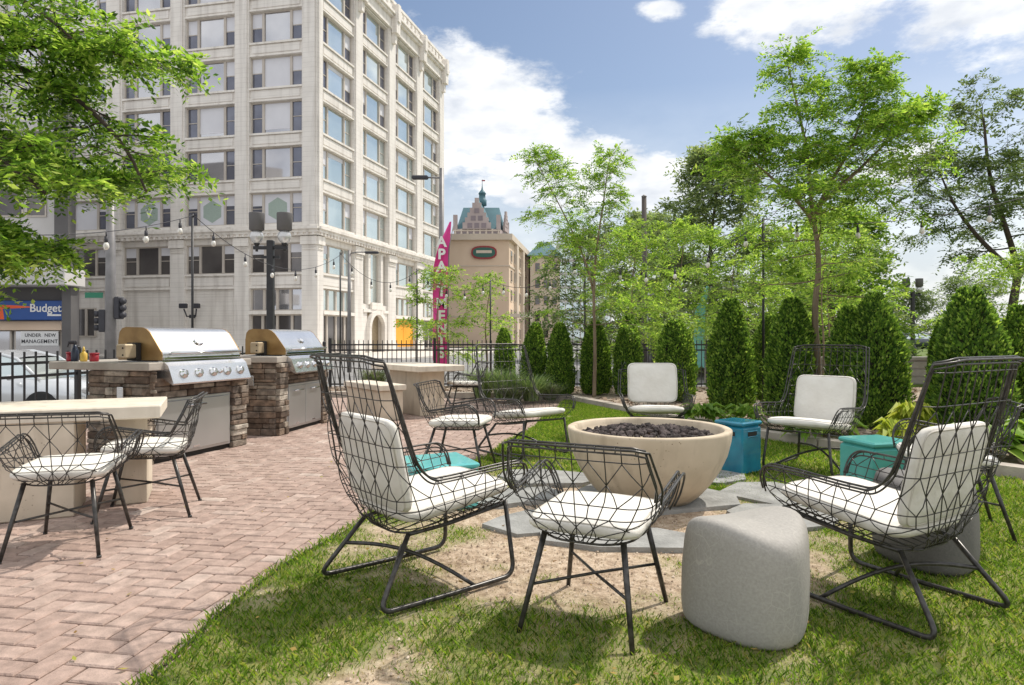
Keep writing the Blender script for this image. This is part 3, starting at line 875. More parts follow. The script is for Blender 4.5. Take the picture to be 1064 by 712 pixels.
# high back lounge chair on a sled base
def ztop_w(u):
    d = abs(u - .5)
    z = 1.085 - .02 * sstep(.12, .2, d)
    if d > .186: z = 1.065 - .42 * ((d - .186) / .024) ** .9
    if d > .21: z = .645 - .085 * (1 - (1 - min(1, (d - .21) / .045)) ** 2.4)
    if d > .255: z = .56 + .010 * sstep(.28, .43, d)
    if d > .462: z = .57 - .15 * (1 - math.sqrt(max(0, 1 - ((d - .462) / .038) ** 2)))
    return z
SW = Shell([(.315, .225), (.36, .275), (.44, .312), (.56, .345), (.75, .335), (1.09, .315)],
           [(.315, -.225), (.36, -.265), (.44, -.295), (.60, -.335), (1.09, -.43)],
           [(.315, .33), (.40, .375), (.56, .385), (.75, .22), (1.09, .12)],
           [(.315, .15), (.44, .12), (.56, .065), (1.09, .065)], (.30, .36), .315, ztop_w, .14, (.34, .62))
def wing(label, x, y, f, back_cushion=True, group='high backed wire lounge chairs', shell=None):
    t = thing('lounge_chair', label, 'chair', (x, y, 0), math.atan2(-f[0], f[1]), group)
    wire_shell(shell or SW, 33, [.315, .345, .43, .48, .62, .70, .88, 1.09], [.345, .43, .48, .62, .70, .90, 1.03], .0025, .0050, 'basket', t)
    cushion('seat_cushion', .54, .60, .082, Matrix.Translation((0, .06, .405)) @ Matrix.Rotation(R(7), 4, 'X'), t, 1)
    if back_cushion:
        cushion('back_cushion', .53, .43, .07, Matrix.Translation((0, -.265, .60)) @ Matrix.Rotation(R(103), 4, 'X') if not shell else Matrix.Translation((0, -.235, .665)) @ Matrix.Rotation(R(100), 4, 'X'), t, 2)
    base = MB()
    sides = []
    for sx in (-1, 1):
        top_r = Vector((sx * .20, -.20, .29)); foot_r = Vector((sx * .295, -.40, .016)); foot_f = Vector((sx * .295, .335, .016)); top_f = Vector((sx * .255, .31, .37))
        def corner(a, b, c, rad, n=7):
            p0 = b + (a - b).normalized() * rad; p1 = b + (c - b).normalized() * rad
            return [p0.lerp(b, k / n).lerp(b.lerp(p1, k / n), k / n) for k in range(n + 1)]
        mid = (foot_r + foot_f) / 2 + Vector((0, 0, -.004))
        path = [top_r] + corner(top_r, foot_r, mid, .07) + [mid] + corner(mid, foot_f, top_f, .07) + [top_f]
        m = MB(); m.tube(path, .0115, 9); m.build('leg', M['rail'], t)
        sides.append((top_r.lerp(foot_r, .45), Vector((sx * .295, .10, .016))))
        base.tube([Vector((sx * .20, -.2, .288)), Vector((sx * .225, .0, .307)), Vector((sx * .25, .31, .355))], .009, 7)
    for i in (0, 1):
        a = sides[i][0]; b = sides[1 - i][1]
        pts = [a.lerp(b, k / 12) + Vector((0, 0, (.075 if i else .06) * math.sin(PI * k / 12))) for k in range(13)]
        base.tube(pts, .0095, 8)
    base.build('stretcher', M['rail'], t)
    return t

dI = dining('low wire chair turned away, closest in front of the concrete fire bowl', .354, 2.83, (.43, .90))
fdir = lambda f: math.atan2(-f[0], f[1])
DG = 'low wire chairs'
dup(dI, (-2.53, 3.86, 0), fdir((-.24, .97)), 'low wire chair turned away from us at the long side of the near table', DG)
dup(dI, (-2.47, 4.60, 0), fdir((-.95, -.30)), 'low wire chair at the end of the near concrete table, beside the grill doors', DG)
dup(dI, (-.47, 5.95, 0), fdir((.95, -.22)), 'low wire chair seen side-on behind the small aqua cube table', DG)
dup(dI, (-.74, 10.7, 0), fdir((-.85, -.3)), 'low wire chair drawn up to the far concrete table by the ornamental grasses', DG)
dup(dI, (2.69, 4.15, .02), fdir((-.92, .36)), 'low wire chair partly hidden behind a high backed chair, next to the shaded stool', DG)
wF = wing('high backed wire lounge chair seen side-on in the grass edge beside the brick patio', -.435, 3.27, (.766, .643))
wF.location.z = .03
WG = 'high backed wire lounge chairs'
dup(wF, (1.66, 3.03, .03), fdir((-.51, .86)), 'high backed wire lounge chair behind the pale crackled stool, its tall back to us', WG)
dup(wF, (2.64, 5.92, .03), fdir((-.72, -.69)), 'high backed wire lounge chair with upright white cushion between the teal and sea green cubes', WG)
low_back = Shell(SW.W, SW.YR, SW.YF, SW.RC, SW.us, SW.zb, lambda u: min(ztop_w(u), .80), SW.tilt, SW.ztilt)
wing('lounge chair straight behind the fire bowl, its white back cushion above the rim', 1.49, 7.05, (-.12, -.99), True, None, low_back).location.z = .03
wB = dup(wF, (.12, 6.72, .03), fdir((.62, -.78)), 'lounge chair with only a seat cushion, its bare tall wire back against the grasses', WG)
for ch in list(wB.children):
    if ch.name.startswith('back_cushion'):
        for g2 in list(ch.children): bpy.data.objects.remove(g2)
        bpy.data.objects.remove(ch)

# ------------------------------------------------------------------ fire bowl
t = thing('fire_bowl', 'wide round tan concrete fire bowl filled with dark lava rock', 'fire bowl', (.97, 4.80, .045))
m = MB()
prof = [(0, .0), (.285, .0), (.31, .008), (.36, .05), (.43, .13), (.495, .23), (.54, .33), (.565, .43), (.573, .49), (.572, .502), (.562, .508),
        (.528, .507), (.518, .500), (.512, .47), (.49, .42), (.42, .40), (0, .40)]
m.lathe((0, 0, 0), prof, 72); m.build('bowl', M['bowl'], t)
ro = MB()
random.seed(4)
import bmesh
ib = bmesh.new(); bmesh.ops.create_icosphere(ib, subdivisions=1, radius=1)
ico_v = [v.co.copy() for v in ib.verts]; ico_f = [[v.index for v in f.verts] for f in ib.faces]; ib.free()
for k in range(520):
    rad = .485 * math.sqrt(random.random()); a = random.random() * 2 * PI
    s_ = random.uniform(.016, .036)
    c = Vector((.97 + rad * math.cos(a), 4.80 + rad * math.sin(a), .045 + .425 + .05 * (1 - (rad / .5) ** 2) + random.uniform(-.008, .022)))
    rm = Matrix.Rotation(random.random() * 6, 3, random.choice('XYZ')) @ Matrix.Rotation(random.random() * 6, 3, 'Z')
    ro.add([c + rm @ Vector((v.x * s_ * random.uniform(.75, 1.25), v.y * s_ * .8 * random.uniform(.75, 1.2), v.z * s_ * .75)) for v in ico_v], ico_f)
tag(ro.build('lava_rock', M['lava']), 'dark lava rock heaped in the concrete fire bowl', 'lava rock', None, 'stuff')

# ------------------------------------------------------------------ pebble stools
def stool(label, x, y, rz, m):
    nu, nv = 56, 30
    vs = []; fs = []
    H = .46
    for j in range(nv + 1):
        v = -PI / 2 + PI * j / nv
        for i in range(nu):
            u = 2 * PI * i / nu
            e = .22
            cv = abs(math.cos(v)) ** e; sv = math.copysign(abs(math.sin(v)) ** .26, math.sin(v))
            zz = (sv + 1) / 2
            rad = .232 * (1 + .095 * math.cos(3 * u + 4.45) + .03 * math.cos(2 * u)) * (1.02 - .05 * zz + .045 * math.sin(zz * PI))
            X, Y = cv * rad * math.cos(u) * 1.0, cv * rad * math.sin(u)
            Z = zz * H
            if sv > 0:
                Z += sv * (.034 * math.cos(2 * (u - .5)) * (cv * rad / .23) ** 2 - .016)
            vs.append((X + .012 * (zz - .5), Y, Z))
    for j in range(nv):
        for i in range(nu):
            k = (i + 1) % nu
            fs.append((j*nu+i, j*nu+k, (j+1)*nu+k, (j+1)*nu+i))
    mb = MB(); mb.add(vs, fs, 0, True)
    o = mb.build('stool', m); o.location = (x, y, .012); o.rotation_euler = (0, 0, rz)
    return tag(o, label, 'stool')
stool('pale grey crackled concrete stool standing in front, sunken saddle top', .965, 2.735, 0, M['crackle'])
stool('grey concrete stool with its shade painted in, behind a high backed chair', 2.17, 3.52, 1.7, M['crackle_shaded'])

# ------------------------------------------------------------------ glazed cube tables
def cube_table(label, x, y, rz, s, h, m, slot):
    t = thing('cube_table', label, 'side table', (x, y, .02), rz, None)
    mb = MB()
    mb.box((0, 0, h / 2 - .02), (s, s, h - .04), 0, 0, .02); mb.build('body', m, t)
    tp = MB(); tp.box((0, 0, h - .018), (s + .012, s + .012, .036), 0, 0, .012); tp.build('table_top', m, t)
    if slot:
        for ax in range(4):
            sl_ = MB(); d = s / 2 + .0015
            q = Matrix.Rotation(ax * PI / 2, 4, 'Z')
            sl_.box((0, -d, h - .105), (s * .46, .006, .034), 0, 0, .003); sl_.xf(q); sl_.build('handle_slot', M['dark'], t)
            rm = MB()
            for zz in (h - .082, h - .128): rm.box((0, -d - .002, zz), (s * .52, .008, .008), 0, 0, .003)
            rm.xf(q); rm.build('slot_rim', m, t)
    return t
cube_table('light aqua glazed cube table on the lawn edge beside a lounge chair arm', -.53, 4.72, R(24), .46, .315, M['aqua'], False)
cube_table('deep teal glazed cube table with handle slots, right against the fire bowl', 1.96, 5.84, R(37), .275, .45, M['teal'], True)
cube_table('dull sea green cube table behind the wire arm of a lounge chair', 2.62, 4.85, R(14), .34, .44, M['seagreen'], False)

# ------------------------------------------------------------------ concrete tables
def poly_rot(c, e, n, a0, a1, b0, b1):
    return [(c[0] + e[0]*a + n[0]*b, c[1] + e[1]*a + n[1]*b) for a, b in ((a0, b0), (a1, b0), (a1, b1), (a0, b1))]
def slabs(lst):
    m = MB()
    for pc, ax, d, z in lst:
        m.box((pc[0], pc[1], z), d, ax, 0, .012)
    return m
# near table, local x along its length (to the left), local y away
t = thing('concrete_table', 'near pale concrete table with thick slab top, left of the brick patio', 'table', (-2.43, 4.66, 0), math.atan2(-.406, -.914))
# in local frame +x runs left along the front edge
m = MB(); m.box((1.0, -.37, .675), (2.0, .74, .09), 0, 0, .008); m.build('table_top', M['table'], t)
for (px, py, w_, d_) in ((.20, -.46, .20, .44), (.72, -.24, .42, .46), (1.5, -.37, .4, .5)):
    m = MB(); m.box((px, py, .315), (w_, d_, .628), 0, 0, .008); m.build('pedestal', M['ped'], t)
# far table
t = thing('concrete_table', 'far concrete table with slab top in front of the iron fence', 'table', (-1.5, 10.55, 0), R(127))
m = MB(); m.box((0, 0, .715), (1.55, .80, .085), 0, 0, .008); m.build('table_top', M['table'], t)
m = MB(); m.box((0, 0, .335), (1.0, .42, .67), 0, 0, .008); m.build('pedestal', M['ped'], t)
t = thing('concrete_bench', 'low concrete block bench beside the far concrete table', 'bench', (-2.05, 10.0, 0), R(127))
m = MB(); m.box((0, 0, .465), (1.25, .42, .08), 0, 0, .008); m.build('seat', M['table'], t)
m = MB(); m.box((0, 0, .21), (1.15, .36, .42), 0, 0, .008); m.build('base', M['ped'], t)

# ------------------------------------------------------------------ grill islands
def stone_face(mb, o, e, n, L, z0, z1, rnd, out=(.012, .045), hh=(.035, .085), back=.05):
    z = z0
    while z < z1 - .012:
        h = min(rnd.uniform(*hh), z1 - z); 
        if z1 - z - h < .02: h = z1 - z
        s = 0.0
        while s < L - .005:
            l = rnd.uniform(.09, .30)
            if L - s - l < .07: l = L - s
            d = rnd.uniform(*out); g_ = .004
            c = Vector(o) + Vector(e) * (s + l / 2) + Vector(n) * (d / 2 - back / 2)
            mb.box((c.x, c.y, z + h / 2), (l - g_, d + back, h - g_), math.atan2(e[1], e[0]) + rnd.uniform(-.02, .02), 0, .007)
            s += l
        z += h

def island(label, A, e, L, pier0, pier1, g0, g1, double, slab_near, seed):
    rnd = random.Random(seed)
    e = Vector((e[0], e[1], 0)).normalized(); n = Vector((e.y, -e.x, 0))       # n points to the patio
    t = thing('grill_island', label, 'grill island', (A[0], A[1], 0), math.atan2(e.y, e.x))
    E, Nn = Vector((1, 0, 0)), Vector((0, -1, 0))   # local: x along the front, -y toward the patio
    D = .74
    core = MB(); core.box((L / 2, D / 2, .43), (L - .04, D - .02, .86)); core.build('core', M['dark'], t)
    st = MB()
    stone_face(st, (0, D, 0), (0, -1, 0), (-1, 0, 0), D, 0, .87, rnd)                         # near end
    stone_face(st, (0, 0, .60), (1, 0, 0), (0, -1, 0), L, .60, .80, rnd, (.0, .02), (.04, .08))  # strip over the doors
    for a, b in (pier0, pier1):
        if b > a: stone_face(st, (a, 0, 0), (1, 0, 0), (0, -1, 0), b - a, 0, .87, rnd, (.03, .07))
    stone_face(st, (L, 0, 0), (0, 1, 0), (1, 0, 0), D, 0, .87, rnd)
    stone_face(st, (L, D, 0), (-1, 0, 0), (0, 1, 0), L, 0, .87, rnd)
    st.build('stone_veneer', M['stone'], t)
    # counter slabs round the grill opening
    cs = MB()
    def slab(x0, x1, y0, y1): cs.box(((x0+x1)/2, (y0+y1)/2, .912), (x1-x0, y1-y0, .076), 0, 0, .008)
    slab(-.05, g0 + .02, -.04, slab_near)
    slab(g1 - .02, L + .06, -.05, slab_near)
    slab(g0 + .023, g1 - .023, .56, slab_near)
    cs.build('counter', M['slab'], t)
    d0, d1 = pier0[1] + .02, pier1[0] - .02
    dz0, dz1 = .05, .60
    fr = MB(); fr.box(((d0+d1)/2, -.006, (dz0+dz1)/2), (d1-d0, .03, dz1-dz0), 0, 0, .004); f = fr.build('door_frame', M['steel_door'], t)
    k = 2 if double else 1
    for i in range(k):
        a = d0 + .02 + (d1 - d0 - .04) * i / k + .006; b = d0 + .02 + (d1 - d0 - .04) * (i + 1) / k - .006
        dm_ = MB(); dm_.box(((a+b)/2, -.027, (dz0+dz1)/2), (b-a, .02, dz1-dz0-.05), 0, 0, .006); dd = dm_.build('door', M['steel_door'], t)
        hx = (a + b) / 2
        hm = MB()
        hm.tube([(hx - .11, -.062, dz1 - .085), (hx + .11, -.062, dz1 - .085)], .009, 8)
        for sx in (-.09, .09): hm.tube([(hx + sx, -.036, dz1 - .085), (hx + sx, -.062, dz1 - .085)], .006, 6)
        hm.box((hx, -.0385, dz0 + .05), (.08, .003, .016))
        hm.build('handle', M['chrome'], dd)
    # outlet box on the near end
    ob = MB(); ob.box((-.052, .30, .66), (.012, .075, .12), 0, 0, .004); ob.build('outlet_cover', M['steel'], t)
    return t, (A, e)

def grill(label, A, e, s0, W, seed, loc_note=None):
    e = Vector((e[0], e[1], 0)).normalized()
    t = thing('gas_grill', label, 'grill', (A[0] + e.x * s0, A[1] + e.y * s0, .0), math.atan2(e.y, e.x), 'built-in gas grills')
    # local x along width, y into the counter, z up
    fb = MB()
    prof = [(-.02, .80), (-.15, .735), (-.16, .75), (-.095, .915), (-.05, .95), (.02, .955), (.02, .80)]
    vs = [(0, y, z) for y, z in prof] + [(W, y, z) for y, z in prof]; k = len(prof)
    fb.add(vs, [tuple(range(k)), tuple(range(2*k-1, k-1, -1))] + [(i, i + k, (i+1) % k + k, (i+1) % k) for i in range(k)])
    fb.build('control_panel', M['steel'], t)
    bt = MB(); bt.box((W/2, .27, .86), (W - .05, .50, .19)); bt.build('firebox', M['steel_door'], t)
    # knobs
    for i, x in enumerate((.16, .36, .56, .66, .76, .96)):
        kx = x / 1.1 * W
        km = MB()
        # axis leans with the panel
        nrm = Vector((0, -.93, .36)).normalized(); c = Vector((kx, -.128, .835))
        pts = [c + nrm * d for d in (.0, .008, .0081, .034, .038)]
        rs = [.046, .045, .034, .030, .016] if i != 3 else [.02, .02, .014, .013, .006]
        km.tube(pts, rs, 16)
        kn = km.build('knob', M['chrome'], t)
        if i != 3:
            gr = MB(); gr.box(tuple(c + nrm * .04), (.010, .014, .056), 0, 0, .003); gr.build('grip', M['steel'], kn)
    # hood: smooth curved shell with separate side plates
    hp = [(-.015, .965), (-.018, 1.02), (-.01, 1.045), (.02, 1.085), (.075, 1.16), (.125, 1.225), (.17, 1.262), (.22, 1.278), (.42, 1.284), (.47, 1.272), (.505, 1.235), (.52, 1.15), (.52, .965)]
    hm = MB(); k = len(hp)
    vs = [(.012, y, z) for y, z in hp] + [(W - .012, y, z) for y, z in hp]
    hm.add(vs, [(i, i + k, i + k + 1, i + 1) for i in range(k - 1)], 0, True)
    hd = hm.build('hood', M['steel'], t)
    bv = hd.data
    for x0 in (0, W - .012):
        sp = MB()
        p2 = [(y, z + .002) for y, z in hp]
        vs = [(x0, y, z) for y, z in p2] + [(x0 + .012, y, z) for y, z in p2]
        sp.add(vs, [tuple(range(k)), tuple(range(2*k-1, k-1, -1))] + [(i, i + k, (i+1) % k + k, (i+1) % k) for i in range(k)])
        sp.build('side_plate', M['brown_reflection'], hd)
    lip = MB(); lip.box((W/2, -.022, .985), (W - .03, .016, .03), 0, 0, .004); lip.box((W/2, .0, .958), (W, .05, .008)); lip.build('hood_lip', M['chrome'], hd)
    hl = MB(); hl.tube([(.06, -.075, 1.035), (W - .06, -.075, 1.035)], .0135, 10)
    for x in (.1, W - .1): hl.tube([(x, -.015, 1.03), (x, -.075, 1.035)], .009, 8)
    hl.build('hood_handle', M['chrome'], hd)
    # oval badge / thermometer on the slope
    bd = MB()
    nrm = Vector((0, -.74, .67)); c = Vector((W * .5, .058, 1.135)); up = Vector((0, .67, .74))
    ring = []
    vs = [c + nrm * .004 + Vector((1, 0, 0)) * math.cos(a) * .062 + up * math.sin(a) * .042 for a in [2*PI*i/28 for i in range(28)]]
    v2 = [p + nrm * .012 for p in [c + (q - c) * .86 for q in vs]]
    bd.add(vs + v2, [tuple(range(28, 56))] + [(i, (i+1) % 28, 28 + (i+1) % 28, 28 + i) for i in range(28)])
    b_ = bd.build('badge', M['chrome'], hd)
    fc = MB(); fc.add([c + nrm * .0175 + Vector((1, 0, 0)) * math.cos(a) * .045 + up * math.sin(a) * .028 for a in [2*PI*i/24 for i in range(24)]], [tuple(range(24))])
    fc.build('badge_face', M['steel_door'], hd)
    # rotisserie motor box on the near side of the hood
    mo = MB(); mo.box((-.115, .29, 1.055), (.13, .11, .135), 0, 0, .012); mt = mo.build('motor_box', M['tan_metal'], t)
    mk = MB(); mk.box((-.03, .29, 1.05), (.05, .13, .17), 0, 0, .006); mk.build('motor_bracket', M['dark'], t)
    sb = MB()
    for zz in (1.02, 1.085): sb.lathe((-.183, .26, zz), [(.009, 0), (.009, .006), (0, .006)], 8, axis='x')
    sb.build('screw', M['dark'], mt)
    return t

A1, e1 = (-3.36, 6.25), (.316, .949)
A2, e2 = (-2.83, 8.08), (.174, .985)
island('nearer stacked stone grill island with one wide steel door, bottles on its counter', A1, e1, 1.26, (0, .02), (1.04, 1.26), .12, 1.18, False, 1.22, 1)
island('stacked stone grill island with double steel doors, farther one', A2, e2, 1.32, (0, .20), (1.16, 1.32), .19, 1.25, True, .80, 2)
grill('stainless steel gas grill with closed hood, nearer one', A1, e1, .12, 1.06, 1)
grill('stainless steel gas grill with closed hood, farther one', A2, e2, .19, 1.06, 2)

# things on the near counter
def on1(s, d, z=.95):
    e = Vector((e1[0], e1[1], 0)).normalized(); n = Vector((e.y, -e.x, 0))
    p = Vector((A1[0], A1[1], 0)) + e * s - n * d
    return (p.x, p.y, z)
p = on1(.02, .96)
t = thing('spray_bottle', 'dark bottle with angled spray head behind the red containers', 'bottle', p)
m = MB(); m.lathe((0, 0, 0), [(.0, .0), (.032, 0), (.034, .03), (.034, .10), (.018, .14), (.012, .165), (0, .165)], 16); m.build('bottle', M['navy'], t)
m = MB(); m.box((-.02, 0, .185), (.075, .028, .035), .3, 0, .008); m.tube([(-.055, -.01, .18), (-.062, -.012, .14)], .006, 6); m.tube([(.0, 0, .16), (0, 0, .19)], .012, 8); m.build('spray_head', M['ink'], t)
def tub(label, s, d, r_, h_, mm):
    t = thing('container', label, 'container', on1(s, d))
    m = MB(); m.lathe((0, 0, 0), [(0, 0), (r_ * .9, 0), (r_, .01), (r_, h_), (r_ * .92, h_), (r_ * .9, .015), (0, .015)], 20); m.build('cup', mm, t)
    m = MB(); m.lathe((0, 0, 0), [(r_ + .004, h_ - .012), (r_ + .005, h_), (r_ - .006, h_ + .003)], 20); m.build('rim', mm, t)
    return t
tub('dark red container standing on the stone counter, left of the yellow bottle', .03, 1.02, .042, .088, M['redcan'])
tub('dark red container standing on the stone counter, between yellow bottle and grill', .05, .745, .040, .082, M['redcan'])
t = thing('squeeze_bottle', 'yellow squeeze bottle between two red containers on the counter', 'bottle', on1(.04, .87))
m = MB(); m.lathe((0, 0, 0), [(0, 0), (.03, 0), (.032, .02), (.032, .075), (.014, .095), (.012, .10), (0, .10)], 16); m.build('bottle', M['yellow'], t)
m = MB(); m.lathe((0, 0, .10), [(.014, 0), (.012, .015), (.004, .045), (0, .046)], 12); m.build('nozzle', M['yellow'], t)
# ------------------------------------------------------------------ iron fence
def fence(label, pts, top, sp, z0=0.0, double=True):
    t = thing('iron_fence', label, 'fence', (pts[0][0], pts[0][1], z0))
    off = Vector((pts[0][0], pts[0][1], 0))
    for a, b in zip(pts, pts[1:]):
        a = Vector((*a, 0)) - off; b = Vector((*b, 0)) - off
        L = (b - a).length; d = (b - a).normalized(); yaw = math.atan2(d.y, d.x)
        nb = max(1, round(L / 2.4))
        for k in range(nb + 1):
            if k == nb and b != Vector((*pts[-1], 0)) - off: continue
            p = a + d * (L * k / nb)
            m = MB(); m.box((p.x, p.y, (top + .03) / 2), (.055, .055, top + .03), yaw, 0, .004); m.lathe((p.x, p.y, top + .031), [(.034, 0), (.034, .012), (.012, .03), (0, .032)], 8)
            m.build('post', M['iron'], t)
        for k in range(nb):
            p0 = a + d * (L * k / nb); p1 = a + d * (L * (k + 1) / nb)
            m = MB(); c = (p0 + p1) / 2
            for z in ((top - .10, top - .22, .12) if double else (top - .13, top - .28, .12)):
                m.box((c.x, c.y, z), ((p1 - p0).length, .028, .032), yaw)
            m.build('rail', M['iron'], t)
            m = MB()
            npk = max(2, round((p1 - p0).length / sp))
            for i in range(1, npk):
                q = p0.lerp(p1, i / npk)
                m.box((q.x, q.y, .04 + (top - .04) / 2), (.016, .018, top - .04), yaw)
            m.build('picket_panel', M['iron'], t)
    return t
fence('black iron picket fence running behind the grill islands at left', [(-5.85, 5.9), (-5.35, 8.3), (-4.1, 14.7)], 1.02, .145, 0, False)
fence('black iron picket fence along the planting bed, across the back', [(-4.06, 15.05), (.6, 15.1), (6.7, 15.05)], 1.10, .105)

# ------------------------------------------------------------------ foliage
def rhombs(P, D, S, L, W):
    """leaf quads from base points, unit directions, unit side vectors"""
    a = P; b = P + D * (L * .5)[:, None] + S * (W * .5)[:, None]; c = P + D * L[:, None]; d = P + D * (L * .5)[:, None] - S * (W * .5)[:, None]
    return np.stack([a, b, c, d], 1).reshape(-1, 3)
def unit(v): return v / np.maximum(np.linalg.norm(v, axis=-1, keepdims=True), 1e-9)
def perp(D, r):
    x = r.normal(size=D.shape); x -= D * (x * D).sum(-1, keepdims=True)
    return unit(x)

def fronds(base, dirs, L, pairs, r, droop=.35, lw=.42, ll=.30):
    """feathery compound leaves: leaflets in pairs along a drooping rachis"""
    n = len(base)
    t = (np.arange(pairs) + .8) / pairs
    P = base[:, None, :] + dirs[:, None, :] * (L[:, None] * t[None, :])[:, :, None]
    P[:, :, 2] -= droop * L[:, None] * t[None, :] ** 2
    up = np.tile(np.array([0, 0, 1.0]), (n, 1)) + r.normal(0, .35, (n, 3))
    side = unit(np.cross(dirs, up))
    out = []
    for sg in (-1, 1):
        D = unit(side[:, None, :] * sg + dirs[:, None, :] * .55 + r.normal(0, .22, (n, pairs, 3)) + np.array([0, 0, -.18]))
        l = (L[:, None] * ll * (.7 + .5 * r.random((n, pairs)))) * (1 - .35 * np.abs(t - .45))[None, :]
        Sv = unit(np.cross(D, up[:, None, :] + r.normal(0, .25, (n, pairs, 3))))
        out.append(rhombs(P.reshape(-1, 3), D.reshape(-1, 3), Sv.reshape(-1, 3), l.ravel(), l.ravel() * lw))
    return np.concatenate(out)

def mesh_leaves(name, V, m):
    return np_mesh(name, V, np.arange(len(V)).reshape(-1, 4), m)

def grow(leaders, env, nl, r, sub=5, updeg=(20, 55), h0=.25, fr=(.18, .30), nfr=5, twig=.35, radius=.05, pairs=7, droop=.35, ll=.30, limb_r=.3):
    """leaders: polylines of the trunk(s).  env(t) = crown radius at height fraction t along the leader."""
    tr = MB(); FB = []; FD = []
    for li, ld in enumerate(leaders):
        pts = smooth_path([Vector(p) for p in ld], 2)
        m = len(pts); rad0 = radius if li == 0 else radius * .6
        tr.tube(pts, [max(.006, rad0 * (1 - .86 * (i / (m - 1)) ** .9)) for i in range(m)], 9)
        for k in range(nl):
            f = h0 + (1 - h0) * (k + r.random() * .8) / nl; f = min(f, .995)
            p = pts[min(m - 1, int(f * (m - 1)))]
            a = k * 2.399963 + r.normal(0, .35) + li
            tt = (f - h0) / (1 - h0)
            ln = max(.12, env(tt) * (.7 + .5 * r.random()))
            ud = R(updeg[0] + (updeg[1] - updeg[0]) * tt + r.normal(0, 8))
            d = Vector((math.cos(a) * math.cos(ud), math.sin(a) * math.cos(ud), math.sin(ud)))
            br = [p]
            q = p.copy(); dd = d.copy(); ns = 6
            for s in range(ns):
                dd = (dd + Vector((r.normal(0, .12), r.normal(0, .12), r.normal(-.02, .09)))).normalized()
                q = q + dd * ln / ns; br.append(q.copy())
            br0 = max(.004, rad0 * (1 - .8 * f) * limb_r)
            tr.tube(br, [br0 * (1 - .75 * i / ns) for i in range(ns + 1)], 6)
            for s in range(sub):
                ft = .2 + .8 * (s + r.random()) / sub
                i0 = min(ns - 1, int(ft * ns)); b0 = br[i0].lerp(br[i0 + 1], ft * ns - i0)
                td = (br[i0 + 1] - br[i0]).normalized()
                sv = td.cross(Vector((0, 0, 1)));
                if sv.length < .1: sv = Vector((1, 0, 0))
                sv.normalize()
                tdir = (td * .7 + sv * (1 if s % 2 else -1) * (.5 + .5 * r.random()) + Vector((0, 0, r.normal(.08, .22)))).normalized()
                tl = twig * (.5 + .7 * r.random()) * (1.15 - .5 * ft)
                tw = [b0 + tdir * tl * j / 3 + Vector((0, 0, -.04 * (j / 3) ** 2)) for j in range(4)]
                tr.tube(tw, [br0 * .35 + .001, br0 * .3 + .001, .0025, .0015], 4)
                for j in range(nfr):
                    g = (j + r.random()) / nfr
                    bp = tw[0].lerp(tw[3], .15 + .85 * g)
                    fd = (tdir * .55 + Vector((r.normal(0, .6), r.normal(0, .6), r.normal(.0, .35)))).normalized()
                    FB.append(bp); FD.append(fd)
            for j in range(nfr):
                FB.append(br[-1]); FD.append((dd + Vector((r.normal(0, .5), r.normal(0, .5), r.normal(0, .3)))).normalized())
    FB = np.array(FB); FD = unit(np.array(FD))
    L = fr[0] + (fr[1] - fr[0]) * r.random(len(FB))
    return tr, fronds(FB, FD, L, pairs, r, droop, ll=ll)

def tree(name, label, loc, leaders, env, nl, mats, seed, group=None, cat='tree', stake=False, **kw):
    r = np.random.default_rng(seed)
    t = thing(name, label, cat, loc, 0, group)
    tr, V = grow(leaders, env, nl, r, **kw)
    tr.build('trunk', mats[0], t)
    link('crown', mesh_leaves('crown', V, mats[1]), t)
    return t

YG = None
# the two staked young locusts that stand out against the sky
tree('locust_tree', 'slim young locust tree left of the fire bowl, two feathery leaders against the sky', (1.55, 12.7, .03),
     [[(0, 0, 0), (.02, 0, 1.0), (-.02, 0, 2.0), (.05, .02, 2.9), (.18, 0, 3.7), (.27, 0, 4.45)],
      [(0, 0, 1.9), (-.12, .05, 2.5), (-.42, .1, 3.2), (-.75, .1, 3.85), (-1.08, .05, 4.45)]],
     lambda t: 1.0 * (1 - .70 * t) * (.7 + .45 * math.sin(3 * t + .3)), 32, (M['bark'], M['leaf']), 5, h0=.30, sub=5, nfr=4, twig=.36, fr=(.16, .26), radius=.042, pairs=7, updeg=(2, 55))
tree('locust_tree', 'tallest young locust tree, wide airy crown behind the string light pole', (4.15, 9.2, .03),
     [[(0, 0, 0), (.03, 0, .8), (-.03, 0, 1.5), (.06, 0, 2.2), (-.06, 0, 2.9), (-.10, 0, 3.6), (-.25, 0, 4.3), (-.38, 0, 4.85)],
      [(.0, 0, 2.85), (.22, .1, 3.25), (.50, .1, 3.7), (.66, 0, 4.2), (.68, 0, 4.7)],
      [(-.04, 0, 2.75), (-.35, -.1, 3.05), (-.75, -.1, 3.4), (-1.02, 0, 3.7)],
      [(.05, .05, 2.95), (.5, .0, 3.35), (.95, 0, 3.8), (1.30, 0, 4.1)]],
     lambda t: .95 * (1 - .58 * t) * (.75 + .35 * math.sin(4 * t + .6)), 26, (M['bark'], M['leaf']), 8, h0=.36, sub=6, nfr=5, twig=.40, fr=(.16, .27), radius=.058, pairs=7, updeg=(-4, 50))
